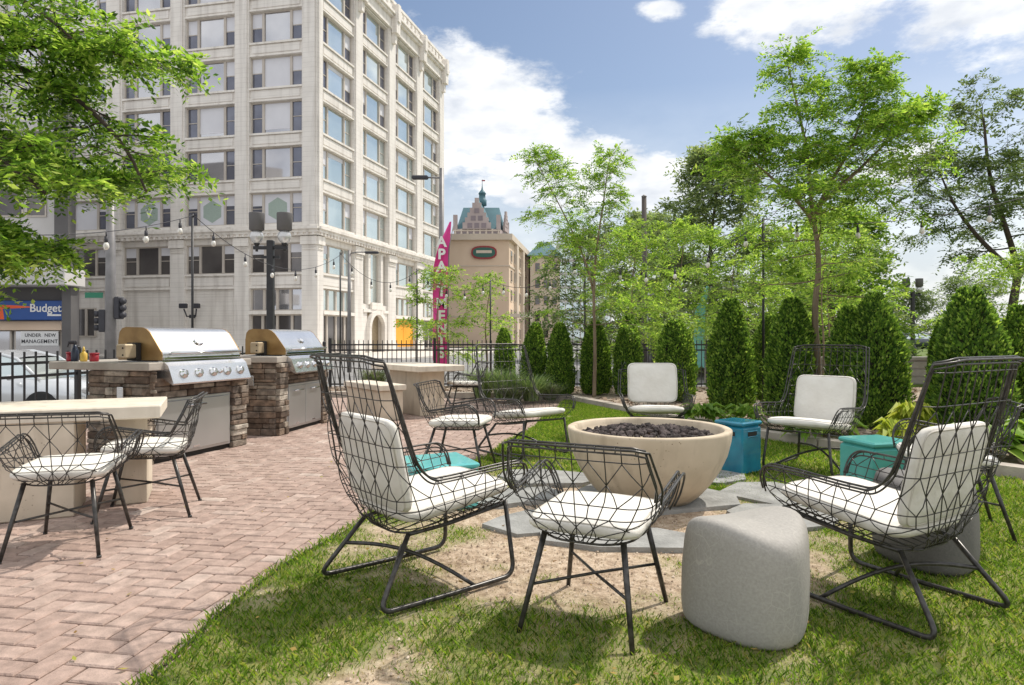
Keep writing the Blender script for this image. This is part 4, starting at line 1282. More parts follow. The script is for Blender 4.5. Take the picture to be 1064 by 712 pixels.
# small ones beyond
def small_tree(label, x, y, h, rad, seed, m='leaf_mid', nl=20, nfr=5, sub=5, fr=(.20, .32), h0=.42, dx=.1, tw=.4, radius=.035, name='young_tree', pairs=5, ll=.34, up=(0, 55), bark='bark', z=.03, shape=None):
    env = shape or (lambda t: rad * (.55 + .75 * math.sin(PI * min(1, t * .85 + .12))) * (1 - .45 * t))
    return tree(name, label, (x, y, z), [[(0, 0, 0), (dx * .3, 0, h * .3), (-dx * .4, .05, h * .6), (dx, 0, h)]], env, nl, (M[bark], M[m]), seed,
                'young trees along the fence' if name == 'young_tree' else None, sub=sub, nfr=nfr, fr=fr, h0=h0, twig=tw, radius=radius, pairs=pairs, ll=ll, updeg=up)
small_tree('small leafy tree in front of the magenta flag', -1.75, 15.8, 2.5, .75, 31, nl=15)
small_tree('small thin tree right of the magenta flag, before the tan hotel', -.62, 16.2, 2.35, .75, 32, nl=13)
small_tree('bright green young tree just right of the slim locust', 2.55, 14.2, 3.3, .95, 34, nl=26, up=(-8, 45))
small_tree('bright green young tree right of the wooden utility pole', 4.1, 16.4, 3.6, 1.15, 35, nl=30, up=(-8, 40))
small_tree('bright green young tree beside the pale blue flag', 5.5, 16.8, 3.5, 1.35, 36, nl=32, up=(-8, 40))
small_tree('bright green young tree behind the tallest locust', 7.2, 15.6, 3.4, 1.3, 37, nl=26, up=(-8, 40))
small_tree('light green tree right of the tallest locust, above two clipped evergreens', 8.7, 18.5, 4.0, 1.2, 38, nl=26)
small_tree('low broad yellow green tree at the right edge behind a big evergreen cone', 11.1, 14.5, 2.75, 1.4, 39, nl=34, m='leaf_mid', up=(-15, 35), nfr=7)
# bigger park trees
def big_tree(label, x, y, h, rad, seed, m, nl=40, fr=(.5, .8), h0=.2, sub=6, nfr=6, radius=.18, tw=1.1, dx=.3, name='park_tree', z=0, pairs=5, shape=None, leaders=None, up=(-5, 50)):
    env = shape or (lambda t: rad * (.55 + .75 * math.sin(PI * min(1, t * .85 + .12))) * (1 - .40 * t))
    return tree(name, label, (x, y, z), leaders or [[(0, 0, 0), (dx * .3, 0, h * .3), (-dx * .4, .05, h * .6), (dx, 0, h)]], env, nl, (M['darkbark'], M[m]), seed, 'trees in the park behind',
                sub=sub, nfr=nfr, fr=fr, h0=h0, twig=tw, radius=radius, pairs=pairs, ll=.36, updeg=up)
big_tree('big dark dense tree left of the tallest locust', 8.6, 29, 8.0, 3.0, 51, 'leaf_dark', nl=64, nfr=9, h0=.10)
big_tree('dark tree crowding the wooden utility pole from behind', 6.4, 33, 6.4, 2.2, 52, 'leaf_dark', nl=46, nfr=7, h0=.1)
big_tree('dark spreading evergreen right of the tallest locust, low boughs', 13.2, 27, 4.2, 1.8, 53, 'leaf_dark', nl=40, h0=.12, up=(-15, 20), fr=(.4, .7))
big_tree('tall open grey green tree at the far right, bare limbs showing', 18.3, 25, 9.4, 2.6, 54, 'leaf_grey', nl=15, h0=.5, radius=.2, fr=(.35, .6), nfr=8, sub=7, tw=1.0,
         leaders=[[(0, 0, 0), (.3, 0, 2.5), (.5, 0, 3.6), (.1, 0, 5.0), (-.6, 0, 7.0), (-.8, 0, 9.3)], [(.5, 0, 3.4), (1.2, 0, 4.6), (2.0, 0, 6.5), (2.4, 0, 9.4)], [(.4, 0, 3.5), (-.9, 0, 4.7), (-1.9, 0, 6.0), (-2.4, 0, 7.2)]], up=(0, 45))
big_tree('light green tree standing in the dark trees behind the tallest locust', 11.4, 24, 4.9, 2.0, 56, 'leaf_mid', nl=40, h0=.15)
for i, (x, y, h, rr_, m_, lab) in enumerate(((37.4, 64, 4.4, 3.0, 'leaf_grey', 'distant low tree just behind the far twin lamp'), (44.5, 66, 5.4, 4.0, 'leaf_grey', 'distant round tree at far right beyond the parked cars'), (5.2, 48, 7.5, 3.4, 'leaf_grey', 'distant grey green tree left of the wooden utility pole'),
                         (18, 44, 5.0, 2.8, 'leaf_dark', 'distant dark tree behind the light green tree'),
                         (11, 46, 8.5, 3.6, 'leaf_dark', 'distant dark tree filling the gap between park trees'))):
    big_tree(lab, x, y, h, rr_, 70 + i, m_, nl=34, fr=(.7, 1.1), nfr=6, sub=5, tw=1.5, pairs=4, h0=.15)

# overhanging tree at left: trunk outside the frame, boughs reach in
LT = [[(0, 0, 0), (.05, 0, 1.3), (.2, .1, 2.3), (.55, .1, 2.85), (1.25, .0, 2.95), (1.9, .0, 2.80), (2.45, .0, 2.55), (2.85, .05, 2.25)],
      [(.3, .1, 2.5), (.8, -.1, 2.75), (1.25, -.2, 2.45), (1.45, -.2, 2.15), (1.75, -.1, 1.85), (1.95, -.1, 1.6)],
      [(.2, .1, 2.3), (.7, .3, 3.2), (1.3, .4, 3.5), (2.0, .5, 3.45), (2.7, .5, 3.2), (3.25, .5, 2.75), (3.45, .5, 2.35)],
      [(.2, .1, 2.3), (.5, .2, 3.3), (1.2, .3, 3.9), (2.0, .2, 4.0), (2.6, .2, 3.75), (3.0, .2, 3.45)],
      [(1.5, -.1, 2.9), (1.75, -.2, 2.5), (2.1, -.2, 2.1), (2.35, -.2, 1.75)],
      [(.5, .2, 2.9), (1.0, .6, 3.0), (1.7, .9, 2.9), (2.3, 1.0, 2.7), (2.9, 1.0, 2.4)],
      [(.8, .1, 3.0), (1.5, .3, 3.3), (2.2, .5, 3.55), (2.9, .6, 3.6), (3.35, .6, 3.4)],
      [(1.2, .0, 2.6), (1.7, .2, 2.35), (2.2, .2, 2.0), (2.5, .2, 1.75)]]
LT = [[(p[0] * .86 - .30, p[1], p[2] + .02) if i else p for i, p in enumerate(l)] for l in LT]
tree('overhanging_tree', 'big tree at the left edge, bright leafy boughs hanging in over the grills', (-5.65, 5.0, .0), LT, lambda t: .46 * (.75 + .4 * math.sin(9 * t)) * (1 - .3 * t), 17,
     (M['darkbark'], M['leaf_near']), 91, h0=.30, sub=6, nfr=5, twig=.36, fr=(.15, .25), radius=.085, pairs=6, droop=.6, updeg=(-35, 22), ll=.34, limb_r=.42)

# ------------------------------------------------------------------ clipped evergreens (arborvitae)
def arbor_mesh(seed, H, Rr, n=9500, tip=.5, lobes=0):
    r = np.random.default_rng(seed)
    t = r.random(n) ** 1.15
    prof = np.where(t < .12, .78 + 1.8 * t, 1.0) * np.clip(1 - ((t - .22) / .80).clip(0, 1) ** (2.0 + tip), .0, 1) ** .68
    ph = r.random(n) * 2 * PI
    pp = np.random.default_rng(seed + 5)
    k1, k2, a1 = pp.uniform(0, 6), pp.uniform(0, 6), pp.uniform(.03, .13)
    nzv = 1 + a1 * np.sin(ph * 2 + k1 + t * pp.uniform(-3, 3)) + .05 * np.sin(ph * 5 + k2 + t * 9) + .09 * np.sin(ph * 3 + seed + t * 5) + .07 * np.sin(ph * 7 - t * 13 + seed) + .06 * np.sin(t * 31 + ph * 4) * np.sin(ph * 9 + seed)
    rad = Rr * prof * nzv * (1 - .30 * r.random(n) ** 2.0) * np.where(r.random(n) < .06, 1.0 + .13 * r.random(n), 1.0)
    P = np.stack([rad * np.cos(ph), rad * np.sin(ph), .03 + t * H * (1 + .02 * np.sin(ph * 5))], 1)
    out = np.stack([np.cos(ph), np.sin(ph), np.zeros(n)], 1)
    D = unit(out * .55 + np.array([0, 0, 1.0]) * (.55 + .5 * r.random(n))[:, None] + r.normal(0, .28, (n, 3)))
    S = unit(np.cross(D, out + r.normal(0, .5, (n, 3))))
    L = (.030 + .034 * r.random(n)) * (H / 1.5) ** .5
    return rhombs(P, D, S, L, L * .5)
AR = {}
def arbor(label, x, y, H, Rr, seed, tip=.5):
    Rr *= .86
    t = thing('arborvitae', label, 'evergreen shrub', (x, y, .04), 0, 'clipped evergreens along the bed')
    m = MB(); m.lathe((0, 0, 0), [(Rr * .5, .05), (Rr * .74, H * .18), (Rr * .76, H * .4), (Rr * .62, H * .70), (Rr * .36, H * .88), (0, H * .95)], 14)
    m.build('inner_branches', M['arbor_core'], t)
    m = MB(); m.tube([(0, 0, -.05), (0, 0, .25)], .03, 7); m.build('trunk', M['bark'], t)
    link('foliage', mesh_leaves('foliage', arbor_mesh(seed, H, Rr, int(9000 + 17000 * H * Rr), tip), M['arbor']), t)
    t.rotation_euler = (random.uniform(-.045, .045), random.uniform(-.05, .05), random.uniform(0, 6))
AV = [(-.13, 13.7, 1.25, .24, 'first evergreen cone, half hidden by the ornamental grasses'), (.42, 13.4, 1.35, .25, 'narrow evergreen cone right behind the ornamental grasses'),
      (.97, 13.2, 1.35, .30, 'evergreen cone left of the slim locust trunk'), (1.63, 13.2, 1.38, .34, 'evergreen cone directly behind the slim locust trunk'),
      (2.22, 12.9, 1.48, .31, 'evergreen cone left of the white back cushion behind the fire bowl'), (2.85, 11.8, 1.36, .40, 'round shouldered evergreen cone rising behind the white back cushion'),
      (3.28, 10.15, 1.64, .37, 'tall evergreen cone behind the teal cube table'), (3.82, 9.3, 1.60, .37, 'tall evergreen cone right of the black string light pole'),
      (4.30, 8.7, 1.47, .26, 'slim evergreen cone beside the tallest locust trunk'), (4.55, 8.45, 1.62, .41, 'broad evergreen cone behind the bare wire chair back at right'),
      (5.08, 7.45, 1.62, .44, 'biggest evergreen cone behind the tall wire back at far right'), (5.50, 8.6, 1.28, .20, 'small evergreen cone in the gap left of the biggest one'),
      (6.0, 8.05, 1.45, .30, 'evergreen cone cut by the right edge of the picture'), (4.55, 11.9, 1.45, .34, 'shaded evergreen cone in the second row, right of the pole')]
for i, (x, y, H, Rr, lab) in enumerate(AV): arbor(lab, x, y, H, Rr, 200 + i, tip=.3 + .5 * (i % 3) / 2)

# ------------------------------------------------------------------ bed plants
def tuft(label, x, y, n, h, spread, m, seed, w=.006, flower=False, group='ornamental grasses in the bed'):
    r = np.random.default_rng(seed)
    a = r.random(n) * 2 * PI; b = r.random(n) * spread * .35
    P = np.stack([b * np.cos(a), b * np.sin(a), np.zeros(n)], 1)
    le = spread * (.25 + .9 * r.random(n)); hh = h * (.55 + .55 * r.random(n))
    o = np.stack([np.cos(a), np.sin(a), np.zeros(n)], 1); s = np.stack([-np.sin(a), np.cos(a), np.zeros(n)], 1)
    W = w * (.7 + .6 * r.random(n))
    def at(t): return P + o * (le * t ** 1.7)[:, None] + np.array([0, 0, 1.0]) * (hh * (t - .28 * t ** 2.6))[:, None]
    V = []
    ts = (0, .4, .75, 1.0); ws = (1, 1, .7, .1)
    for (t0, w0), (t1, w1) in zip(list(zip(ts, ws)), list(zip(ts, ws))[1:]):
        p0, p1 = at(t0), at(t1)
        V.append(np.stack([p0 - s * (W * w0)[:, None], p0 + s * (W * w0)[:, None], p1 + s * (W * w1)[:, None], p1 - s * (W * w1)[:, None]], 1).reshape(-1, 3))
    V = np.concatenate(V)
    o_ = link('ornamental_grass' if not flower else 'lavender', mesh_leaves('tuft', V, M[m])); o_.location = (x, y, .045)
    return tag(o_, label, 'plant', group)
tuft('tall fine ornamental grass left in the clump beside the far table', -.55, 12.6, 520, .72, .42, 'grasstuft', 1)
tuft('ornamental grass in the middle of the clump behind the bare lounge chair back', -.15, 12.2, 560, .75, .45, 'grasstuft', 2)
tuft('ornamental grass right in the clump, leaning over the kerb', .35, 12.0, 520, .62, .42, 'grasstuft', 3)
tuft('grey green lavender low in front of the ornamental grasses', .02, 11.75, 420, .42, .35, 'lavender', 4, .008, True, None)
tuft('grey green lavender at the right foot of the ornamental grasses', .68, 12.15, 380, .40, .33, 'lavender', 5, .008, True, None)
tuft('ornamental grass under the magenta flag by the fence', -2.0, 14.3, 420, .75, .35, 'grasstuft', 6)
tuft('dark grassy clump by the fence left of the magenta flag', -2.9, 14.2, 420, .62, .40, 'lavender', 7, .009)
def hosta(label, x, y, n, h, rad, m, seed, name='hosta', group='leafy plants along the kerb'):
    r = np.random.default_rng(seed)
    a = r.random(n) * 2 * PI; ti = .15 + .85 * r.random(n)
    o = np.stack([np.cos(a), np.sin(a), np.zeros(n)], 1); s = np.stack([-np.sin(a), np.cos(a), np.zeros(n)], 1)
    L = rad * (.55 + .5 * r.random(n)); W = L * (.28 + .12 * r.random(n)); zz = np.array([0, 0, 1.0])
    base = o * (rad * .35 * ti)[:, None] + zz * (h * (.25 + .5 * (1 - ti)))[:, None]
    mid = base + o * (L * .55)[:, None] + zz * (h * .38 * (1.15 - ti * .6))[:, None]
    tip = base + o * L[:, None] + zz * (h * (.22 - .5 * ti * r.random(n)))[:, None]
    V = np.concatenate([np.stack([base - s * (W * .15)[:, None], base + s * (W * .15)[:, None], mid + s * W[:, None] * .5 + zz * .012, mid], 1).reshape(-1, 3)[:0],
                        np.stack([base, mid + s * (W * .62)[:, None] + zz * (h * .05), tip, mid - zz * (h * .05)], 1).reshape(-1, 3),
                        np.stack([base, mid - zz * (h * .05), tip, mid - s * (W * .62)[:, None] + zz * (h * .05)], 1).reshape(-1, 3)])
    t = link(name, mesh_leaves(name, V, M[m])); t.location = (x, y, .045)
    return tag(t, label, 'plant', group)
hosta('small bright leafy plant between fire bowl rim and teal cube table', 2.42, 8.6, 60, .28, .30, 'hosta', 1)
hosta('leafy plant with broad leaves beside the teal cube table, against an evergreen', 2.95, 8.55, 50, .26, .28, 'hosta', 2)
hosta('chartreuse leafy plant under the bare wire chair back at right', 3.85, 6.75, 60, .30, .20, 'chart', 3, 'leafy_plant')
hosta('tall chartreuse plant left of the biggest evergreen cone', 4.25, 7.15, 70, .42, .22, 'chart', 4, 'leafy_plant')
hosta('broad leaved hosta by the kerb at the right edge of the picture', 4.95, 6.25, 90, .34, .42, 'hosta', 5)
hosta('broad leaved hosta left of the one at the right edge', 4.42, 6.3, 70, .30, .36, 'hosta', 6)
hosta('leafy plant at the foot of the evergreen beside the locust trunk', 3.6, 7.6, 60, .30, .32, 'hosta', 7)
hosta('leafy plant behind the sea green cube table', 3.25, 7.3, 60, .26, .28, 'hosta', 8)
hosta('hosta at the far right behind the kerb', 5.4, 6.0, 80, .36, .42, 'hosta', 9)

# ------------------------------------------------------------------ string lights
def string_pole(label, x, y, h):
    t = thing('light_pole', label, 'pole', (x, y, 0), 0, 'black string light poles')
    m = MB(); m.tube([(0, 0, 0), (0, 0, h)], .018, 9); m.build('post', M['iron'], t)
    m = MB(); m.lathe((0, 0, 0), [(.07, 0), (.07, .012), (.024, .02), (.024, .06)], 14); m.build('base_plate', M['iron'], t)
    m = MB(); m.tube([(0, 0, h - .04), (.05, 0, h - .02), (.05, 0, h + .02)], .006, 6); m.build('hook', M['iron'], t)
    return t
SP = [('black string light pole rising behind the nearer grill', -4.72, 9.95, 3.0), ('black string light pole right of the farther grill, by the fence', -3.9, 15.3, 3.1),
      ('black string light pole left of the magenta flag', -2.2, 15.6, 2.75), ('black string light pole in front of the tan hotel', -.5, 15.6, 2.5),
      ('black string light pole left of the slim locust trunk', 1.58, 14.6, 3.0), ('tall black string light pole left of the tallest locust', 3.73, 10.0, 2.95)]
for a in SP: string_pole(*a)
def string(label, a, b, sag, n, bulbs_at=None):
    t = thing('string_lights', label, 'string lights', a)
    A = Vector((0, 0, 0)); B = Vector(b) - Vector(a)
    f = lambda u: A.lerp(B, u) - Vector((0, 0, sag * 4 * u * (1 - u)))
    m = MB(); m.tube([f(k / 40) for k in range(41)], .0055, 5); m.build('cord', M['ink'], t)
    for k in range(n):
        u = (k + .55) / n if not bulbs_at else bulbs_at[k]
        p = f(u)
        m = MB(); m.tube([p, p - Vector((0, 0, .06))], .008, 6); m.lathe((p.x, p.y, p.z - .13), [(.0, .075), (.02, .072), (.022, 0.02), (.019, 0.0)], 10); s = m.build('socket', M['ink'], t)
        m = MB(); m.lathe((p.x, p.y, p.z - .13), [(.017, 0), (.030, -.025), (.034, -.05), (.028, -.075), (.012, -.09), (0, -.092)], 12); m.build('bulb', M['bulb'], s)
TL = (-5.2, 6.4, 2.18)
string('string lights from the leafy boughs to the pole behind the nearer grill', TL, (-4.70, 9.95, 2.98), .12, 5)
string('string lights drooping from that pole toward the farther grill', (-4.70, 9.95, 2.98), (-3.88, 15.3, 3.05), .55, 6)
string('string lights between the two poles left of the magenta flag', (-3.88, 15.3, 3.05), (-2.18, 15.6, 2.72), .45, 4)
string('string lights across the tan hotel', (-2.18, 15.6, 2.72), (-.48, 15.6, 2.48), .35, 4)
string('string lights left of the slim locust trunk', (-.48, 15.6, 2.48), (1.60, 14.6, 2.98), .40, 4)
string('string lights across the bright green young trees', (1.60, 14.6, 2.98), (3.75, 10.0, 2.93), .55, 6)
string('string lights hanging right of the tallest locust', (3.75, 10.0, 2.93), (7.6, 8.8, 3.3), .28, 5)
string_pole('black string light pole outside the planting bed at far right', 7.62, 8.8, 3.3)
# ------------------------------------------------------------------ main terracotta building
class Facade:
    def __init__(s, c, d, n): s.c, s.d, s.n = Vector((*c, 0)), Vector((*d, 0)).normalized(), Vector((*n, 0)).normalized()
    def p(s, t, o, z): q = s.c + s.d * t + s.n * o; return (q.x, q.y, z)
    def box(s, mb, t0, t1, o0, o1, z0, z1, mi=0):
        vs = [s.p(t, o, z) for z in (z0, z1) for t, o in ((t0, o0), (t1, o0), (t1, o1), (t0, o1))]
        mb.add(vs, [(0,3,2,1),(4,5,6,7),(0,1,5,4),(1,2,6,5),(2,3,7,6),(3,0,4,7)], mi)
    def pane(s, mb, t0, t1, o, z0, z1, mi=0):
        mb.add([s.p(t0, o, z0), s.p(t1, o, z0), s.p(t1, o, z1), s.p(t0, o, z1)], [(0, 1, 2, 3)], mi)

CR = (-16.5, 57.0)
FR = Facade(CR, (.258, .966), (.966, -.258))
FL = Facade(CR, (-.978, .206), (-.206, -.978))
bld = thing('office_building', 'eight storey cream terracotta office building with three part windows on the street corner', 'building', (0, 0, 0))
SILLS = [10.85 + 3.92 * k for k in range(6)]; WH = 2.72; TOP = 36.4
BR = [(.95, 6.5), (8.2, 13.75), (15.6, 21.1), (23.1, 28.4)]; LR = 30.1
BLs = [(1.4, 6.4), (7.8, 12.75), (14.2, 19.2), (20.9, 25.8), (27.4, 32.3)]; LL = 34.0

def window(F, t0, t1, z0, z1, split, glass, side_glass=None, blind=None, set_=-.42, rail=True, decal=None, lab=None):
    """one three part window: frame mesh > pane, blind"""
    fr = MB(); w = t1 - t0; fw = .11
    xs = [t0] + [t0 + w * s for s in split] + [t1]
    F.box(fr, t0, t1, set_ - .02, set_ + .10, z0, z0 + fw); F.box(fr, t0, t1, set_ - .02, set_ + .10, z1 - fw, z1)
    for i, x in enumerate(xs):
        a, b = (x, x + fw) if i == 0 else ((x - fw, x) if i == len(xs) - 1 else (x - fw, x + fw))
        F.box(fr, a, b, set_ - .02, set_ + .115, z0 + fw, z1 - fw)
    if rail:
        for i in (0, len(xs) - 2):
            if len(xs) > 2: F.box(fr, xs[i] + fw, xs[i+1] - fw, set_ - .02, set_ + .05, (z0+z1)/2 - .03, (z0+z1)/2 + .03)
    f = fr.build('window', M['frame'], bld)
    pm = MB()
    for i in range(len(xs) - 1):
        side = len(xs) > 2 and i in (0, len(xs) - 2)
        F.pane(pm, xs[i] + .02, xs[i+1] - .02, set_, z0 + .02, z1 - .02, 1 if (side and side_glass) else 0)
    pm.build('pane', [M[glass], M[side_glass or glass]], f)
    if blind:
        for i, h in blind:
            if h:
                bm_ = MB(); F.pane(bm_, xs[i] + fw * .9, xs[i+1] - fw * .9, set_ + .012, z1 - fw - (z1 - z0 - 2 * fw) * h, z1 - fw)
                bm_.build('blind', M['blind'], f)
    if decal:
        dm_ = MB(); cx = (xs[1] + xs[2]) / 2; cz = (z0 + z1) / 2 - .05
        F_ = [F.p(cx + 1.02 * math.cos(a), set_ + .024, cz + 1.0 * math.sin(a)) for a in [PI/2 + k * PI/3 for k in range(6)]]
        dm_.add(F_, [tuple(range(6))]); dd = dm_.build('decal', M['hexgreen'], f)
        if decal == 'V':
            me = text_mesh('V', 1.15, .01, .02); me.materials.append(M['white'])
            o = link('letter', me, f)
            q = F.p(cx, set_ + .05, cz)
            o.matrix_world = Matrix.Translation(q) @ Matrix.Rotation(math.atan2(-F.d.y, -F.d.x), 4, 'Z') @ Matrix.Rotation(R(90), 4, 'X')
    return f

rnd = random.Random(5)
def build_face(F, bays, L, nm, glass, side):
    wl = MB(); tr = MB()
    # upper floors: piers and spandrels with real openings
    edges = [0.0] + [x for b in bays for x in b] + [L]
    for i in range(0, len(edges), 2):
        a, b = edges[i], edges[i + 1]
        F.box(wl, a, b, -.8, 0, 10.6, TOP - 1)
        F.box(wl, a + .16, b - .16, .003, .12, 10.6, TOP - 2.6)
        F.box(wl, a, b, -.8, .05, -.55, 9.7)
        F.box(tr, a - .06, b + .06, .053, .20, -.55, .45)
        F.box(tr, a - .05, b + .05, .053, .22, 8.95, 9.65)        # capital
        for zz in (8.55, 8.75): F.box(tr, a + .1, b - .1, .053, .13, zz, zz + .09)
    for a, b in bays:
        prev = 10.6
        for z in SILLS + [None]:
            top = z if z else TOP - 1
            F.box(wl, a, b, -.8, -.14, prev, top)
            F.box(wl, a + .25, b - .25, -.137, -.075, prev + .28, top - .26) if top - prev > .8 else None
            if z:
                F.box(tr, a - .0, b + .0, -.13, .03, top - .17, top - .01)
                F.box(tr, a, b, -.30, -.02, z + WH + .01, z + WH + .14)
                prev = z + WH
    # belt cornice between second and third floors, and the roof cornice
    for (o, z0, z1) in ((.30, 9.72, 9.95), (.46, 9.953, 10.2), (.62, 10.203, 10.42), (.34, 10.423, 10.62)):
        F.box(tr, -o * .6, L + .1, -.6, o, z0, z1)
    k = 0
    while k * .55 < L:
        F.box(tr, k * .55, k * .55 + .24, .3, .43, 9.72, 9.9499); k += 1
    for (o, z0, z1) in ((.28, 33.4, 33.65), (.18, 33.653, 34.6), (.5, 34.603, 34.85), (.70, 34.853, 35.1), (.25, 35.103, 36.2), (.36, 36.203, 36.5)):
        F.box(tr, -o * .6, L + o * .5, -.6, o, z0, z1)
    for i in range(0, len(edges), 2):
        a, b = edges[i], edges[i + 1]; c = (a + b) / 2
        F.box(tr, c - .45, c + .45, .2, .80, 33.0, 35.3); F.box(tr, c - .3, c + .3, .2, .95, 34.2, 36.0)
        F.box(tr, c - .26, c + .26, .123, .5, 32.0, 33.0)
    for a, b in bays:
        n_ = 5
        for j in range(n_):
            x = a + (b - a) * (j + .5) / n_
            F.box(tr, x - .28, x + .28, .251, .40, 35.2, 36.0)
    wl.build('wall', M['cream'], bld); tr.build('cornice', M['cream2'], bld)
    # terracotta course joints, very shallow
    for bi, (a, b) in enumerate(bays):
        for fi, z in enumerate(SILLS):
            bl_ = None
            if nm == 'left' and fi >= 3: bl_ = [(0, .52), (2, .52), (1, rnd.choice((0, .0, 1.0)))]
            elif nm == 'right': bl_ = [(0, rnd.choice((0, .5, .55))), (2, rnd.choice((0, .5))), (1, rnd.choice((0, 0, 0, .15)))]
            elif fi == 2: bl_ = [(1, rnd.choice((0, .9))), (2, rnd.choice((0, .4)))]
            g = glass
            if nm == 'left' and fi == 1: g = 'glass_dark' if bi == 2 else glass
            dec = None
            if nm == 'left' and fi == 0:
                dec = {0: 'hex', 1: 'hex', 2: 'V'}.get(bi); bl_ = [(0, .35), (1, 1.0), (2, .4)]
            window(F, a, b, z, z + WH, (.235, .765), g, 'glass_side' if (nm == 'right' and fi > 2) else side, bl_, decal=dec)

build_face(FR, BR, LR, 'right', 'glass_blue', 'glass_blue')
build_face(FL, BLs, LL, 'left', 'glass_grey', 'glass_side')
# second floor and ground floor
g2 = MB(); gt = MB()
for F, bays, nm in ((FR, BR, 'r'), (FL, BLs, 'l')):
    for i, (a, b) in enumerate(bays):
        if nm == 'r' and i == 1: continue
        F.box(g2, a, b, -.8, -.16, 9.2, 9.7); F.box(g2, a, b, -.8, -.16, 5.35, 6.6)
        F.box(g2, a + .2, b - .2, -.157, -.09, 5.6, 6.3); F.box(gt, a, b, -.154, .02, 6.45, 6.6)
        F.box(gt, a, b, -.155, -.05, 5.3, 5.5)
        dk = nm == 'l'
        window(F, a, b, 6.6, 9.2, (.27, .73), 'glass_dark' if dk else 'glass_blue', None, [(0, .3), (2, .35)] if dk else [(0, .3)])
        if nm == 'l' and i in (1, 2, 3, 4):
            # blind panels
            F.box(g2, a, b, -.8, -.30, -.55, 5.35)
            if i in (1, 2):
                fr = MB()
                for k in range(20): F.box(fr, a + .25, b - .25, -.297, -.262, .3 + k * .24, .3 + k * .24 + .2)
                fr.build('shutter', M['cream2'], bld)
            if i == 3:
                window(F, a + 1.3, a + 3.3, 1.1, 3.75, (.5,), 'glass_dark', set_=-.26, rail=False)
        else:
            window(F, a, b, 3.35, 5.3, (.25, .5, .75), 'glass_grey' if dk else 'glass_blue', rail=False)
            F.box(gt, a, b, -.5, .10, 3.05, 3.35)
            if nm == 'r' and i == 2:
                om = MB(); F.box(om, a + .1, (a+b)/2 - .04, -.36, -.3, .0, 3.0); F.box(om, (a+b)/2 + .04, b - .1, -.36, -.3, .0, 3.0); om.build('orange_panel', M['orange'], bld)
                F.box(g2, a, b, -.8, -.45, -.55, 3.05)
            else:
                window(F, a, b, -.35, 3.05, (.22, .5, .78), 'glass_dark', rail=False)
# entrance bay: tall windows above an arched portal
a, b = BR[1]
FR.box(g2, a, b, -.8, -.16, 9.45, 9.7); FR.box(g2, a, b, -.8, -.14, 3.6, 4.3)
for x0, x1 in ((a + .1, a + 1.15), (a + 1.65, b - 1.65), (b - 1.15, b - .1)):
    window(FR, x0, x1, 4.3, 9.45, (), 'glass_blue', rail=False, set_=-.45)
for x in (a + 1.4, b - 1.4): FR.box(gt, x - .24, x + .24, -.5, .02, 4.3, 9.45)
FR.box(g2, a, a + 1.0, -.8, -.05, -.55, 3.6); FR.box(g2, b - 1.0, b, -.8, -.05, -.55, 3.6)
FR.box(gt, a, b, -.137, .12, 3.5, 3.8); FR.box(gt, a + 1.6, b - 1.6, -.1, .2, 3.8, 4.5)
cx = (a + b) / 2
arch = MB()
ou = [(cx + 1.9 * math.cos(x), 2.0 + 1.75 * math.sin(x)) for x in [PI * k / 16 for k in range(17)]]
inn = [(cx + 1.45 * math.cos(x), 2.0 + 1.3 * math.sin(x)) for x in [PI * k / 16 for k in range(17)]]
vs = []
for o in (-.1, .32):
    vs += [FR.p(t, o, z) for t, z in ou] + [FR.p(t, o, z) for t, z in inn]
fs = []
for k in range(16):
    fs += [(34 + k, 34 + k + 1, 51 + k + 1, 51 + k), (k, k + 1, 34 + k + 1, 34 + k), (17 + k, 51 + k, 51 + k + 1, 17 + k + 1)]
arch.add(vs, fs)
for sx in (-1, 1): FR.box(arch, cx + sx * 1.68 - .23, cx + sx * 1.68 + .23, -.1, .3, -.55, 2.0)
arch.build('entrance_arch', M['cream2'], bld)
dr = MB(); FR.box(dr, a + 1.0, b - 1.0, -.9, -.6, -.55, 3.5); dr.build('entrance_door', M['tan_metal'], bld)
g2.build('wall', M['cream'], bld); gt.build('trim', M['cream2'], bld)
rf = MB()
q = [FR.p(0, -.6, 0)[:2], FR.p(LR, -.6, 0)[:2], FR.p(LR, -34, 0)[:2], FL.p(LL, -.6, 0)[:2]]
rf.prism(q, 33.0, 34.5); rf.build('roof', M['greywall'], bld)
cr = MB(); cr.prism([FR.p(1.4, -1.4, 0)[:2], FR.p(LR - .3, -1.4, 0)[:2], FR.p(LR - .3, -30, 0)[:2], FL.p(LL - .3, -1.4, 0)[:2]], -.5, 33.0); cr.build('inner_core', M['dark'], bld)

# ------------------------------------------------------------------ grey building with the rental office at left
gb = thing('rental_office', 'grey modern building at the left edge with blue sign and dark columns', 'building', (0, 0, 0))
Yf = 46.0
m = MB()
m.prism([(-52, Yf + .5), (-30.5, Yf + .5), (-33.6, Yf + 5.2), (-52, Yf + 8)], 5.7, 19.3); m.prism([(-52, Yf + 1.5), (-31.0, Yf + 1.5), (-33.6, Yf + 5.2), (-52, Yf + 8)], -.5, 5.7); m.build('wall', M['greywall'], gb)
m = MB(); m.box((-41.0, Yf - .2, 5.15), (22.6, 2.2, 1.15), 0, 0, .04); m.build('canopy_slab', M['greywall'], gb)
m = MB(); m.box((-30.65, Yf + .2, 11.8), (.95, .8, 12.1)); m.build('column', M['darkwall'], gb)
m = MB(); m.box((-30.4, Yf + .4, 2.0), (.62, .9, 5.1)); m.build('column', M['darkwall'], gb)
m = MB(); m.box((-41.5, Yf + 1.2, 4.0), (20.4, .6, 1.15)); m.build('fascia', M['darkwall'], gb)
m = MB(); m.box((-41.5, Yf + 1.15, 1.9), (20.2, .5, .62)); m.build('fascia', M['tanwall'], gb)
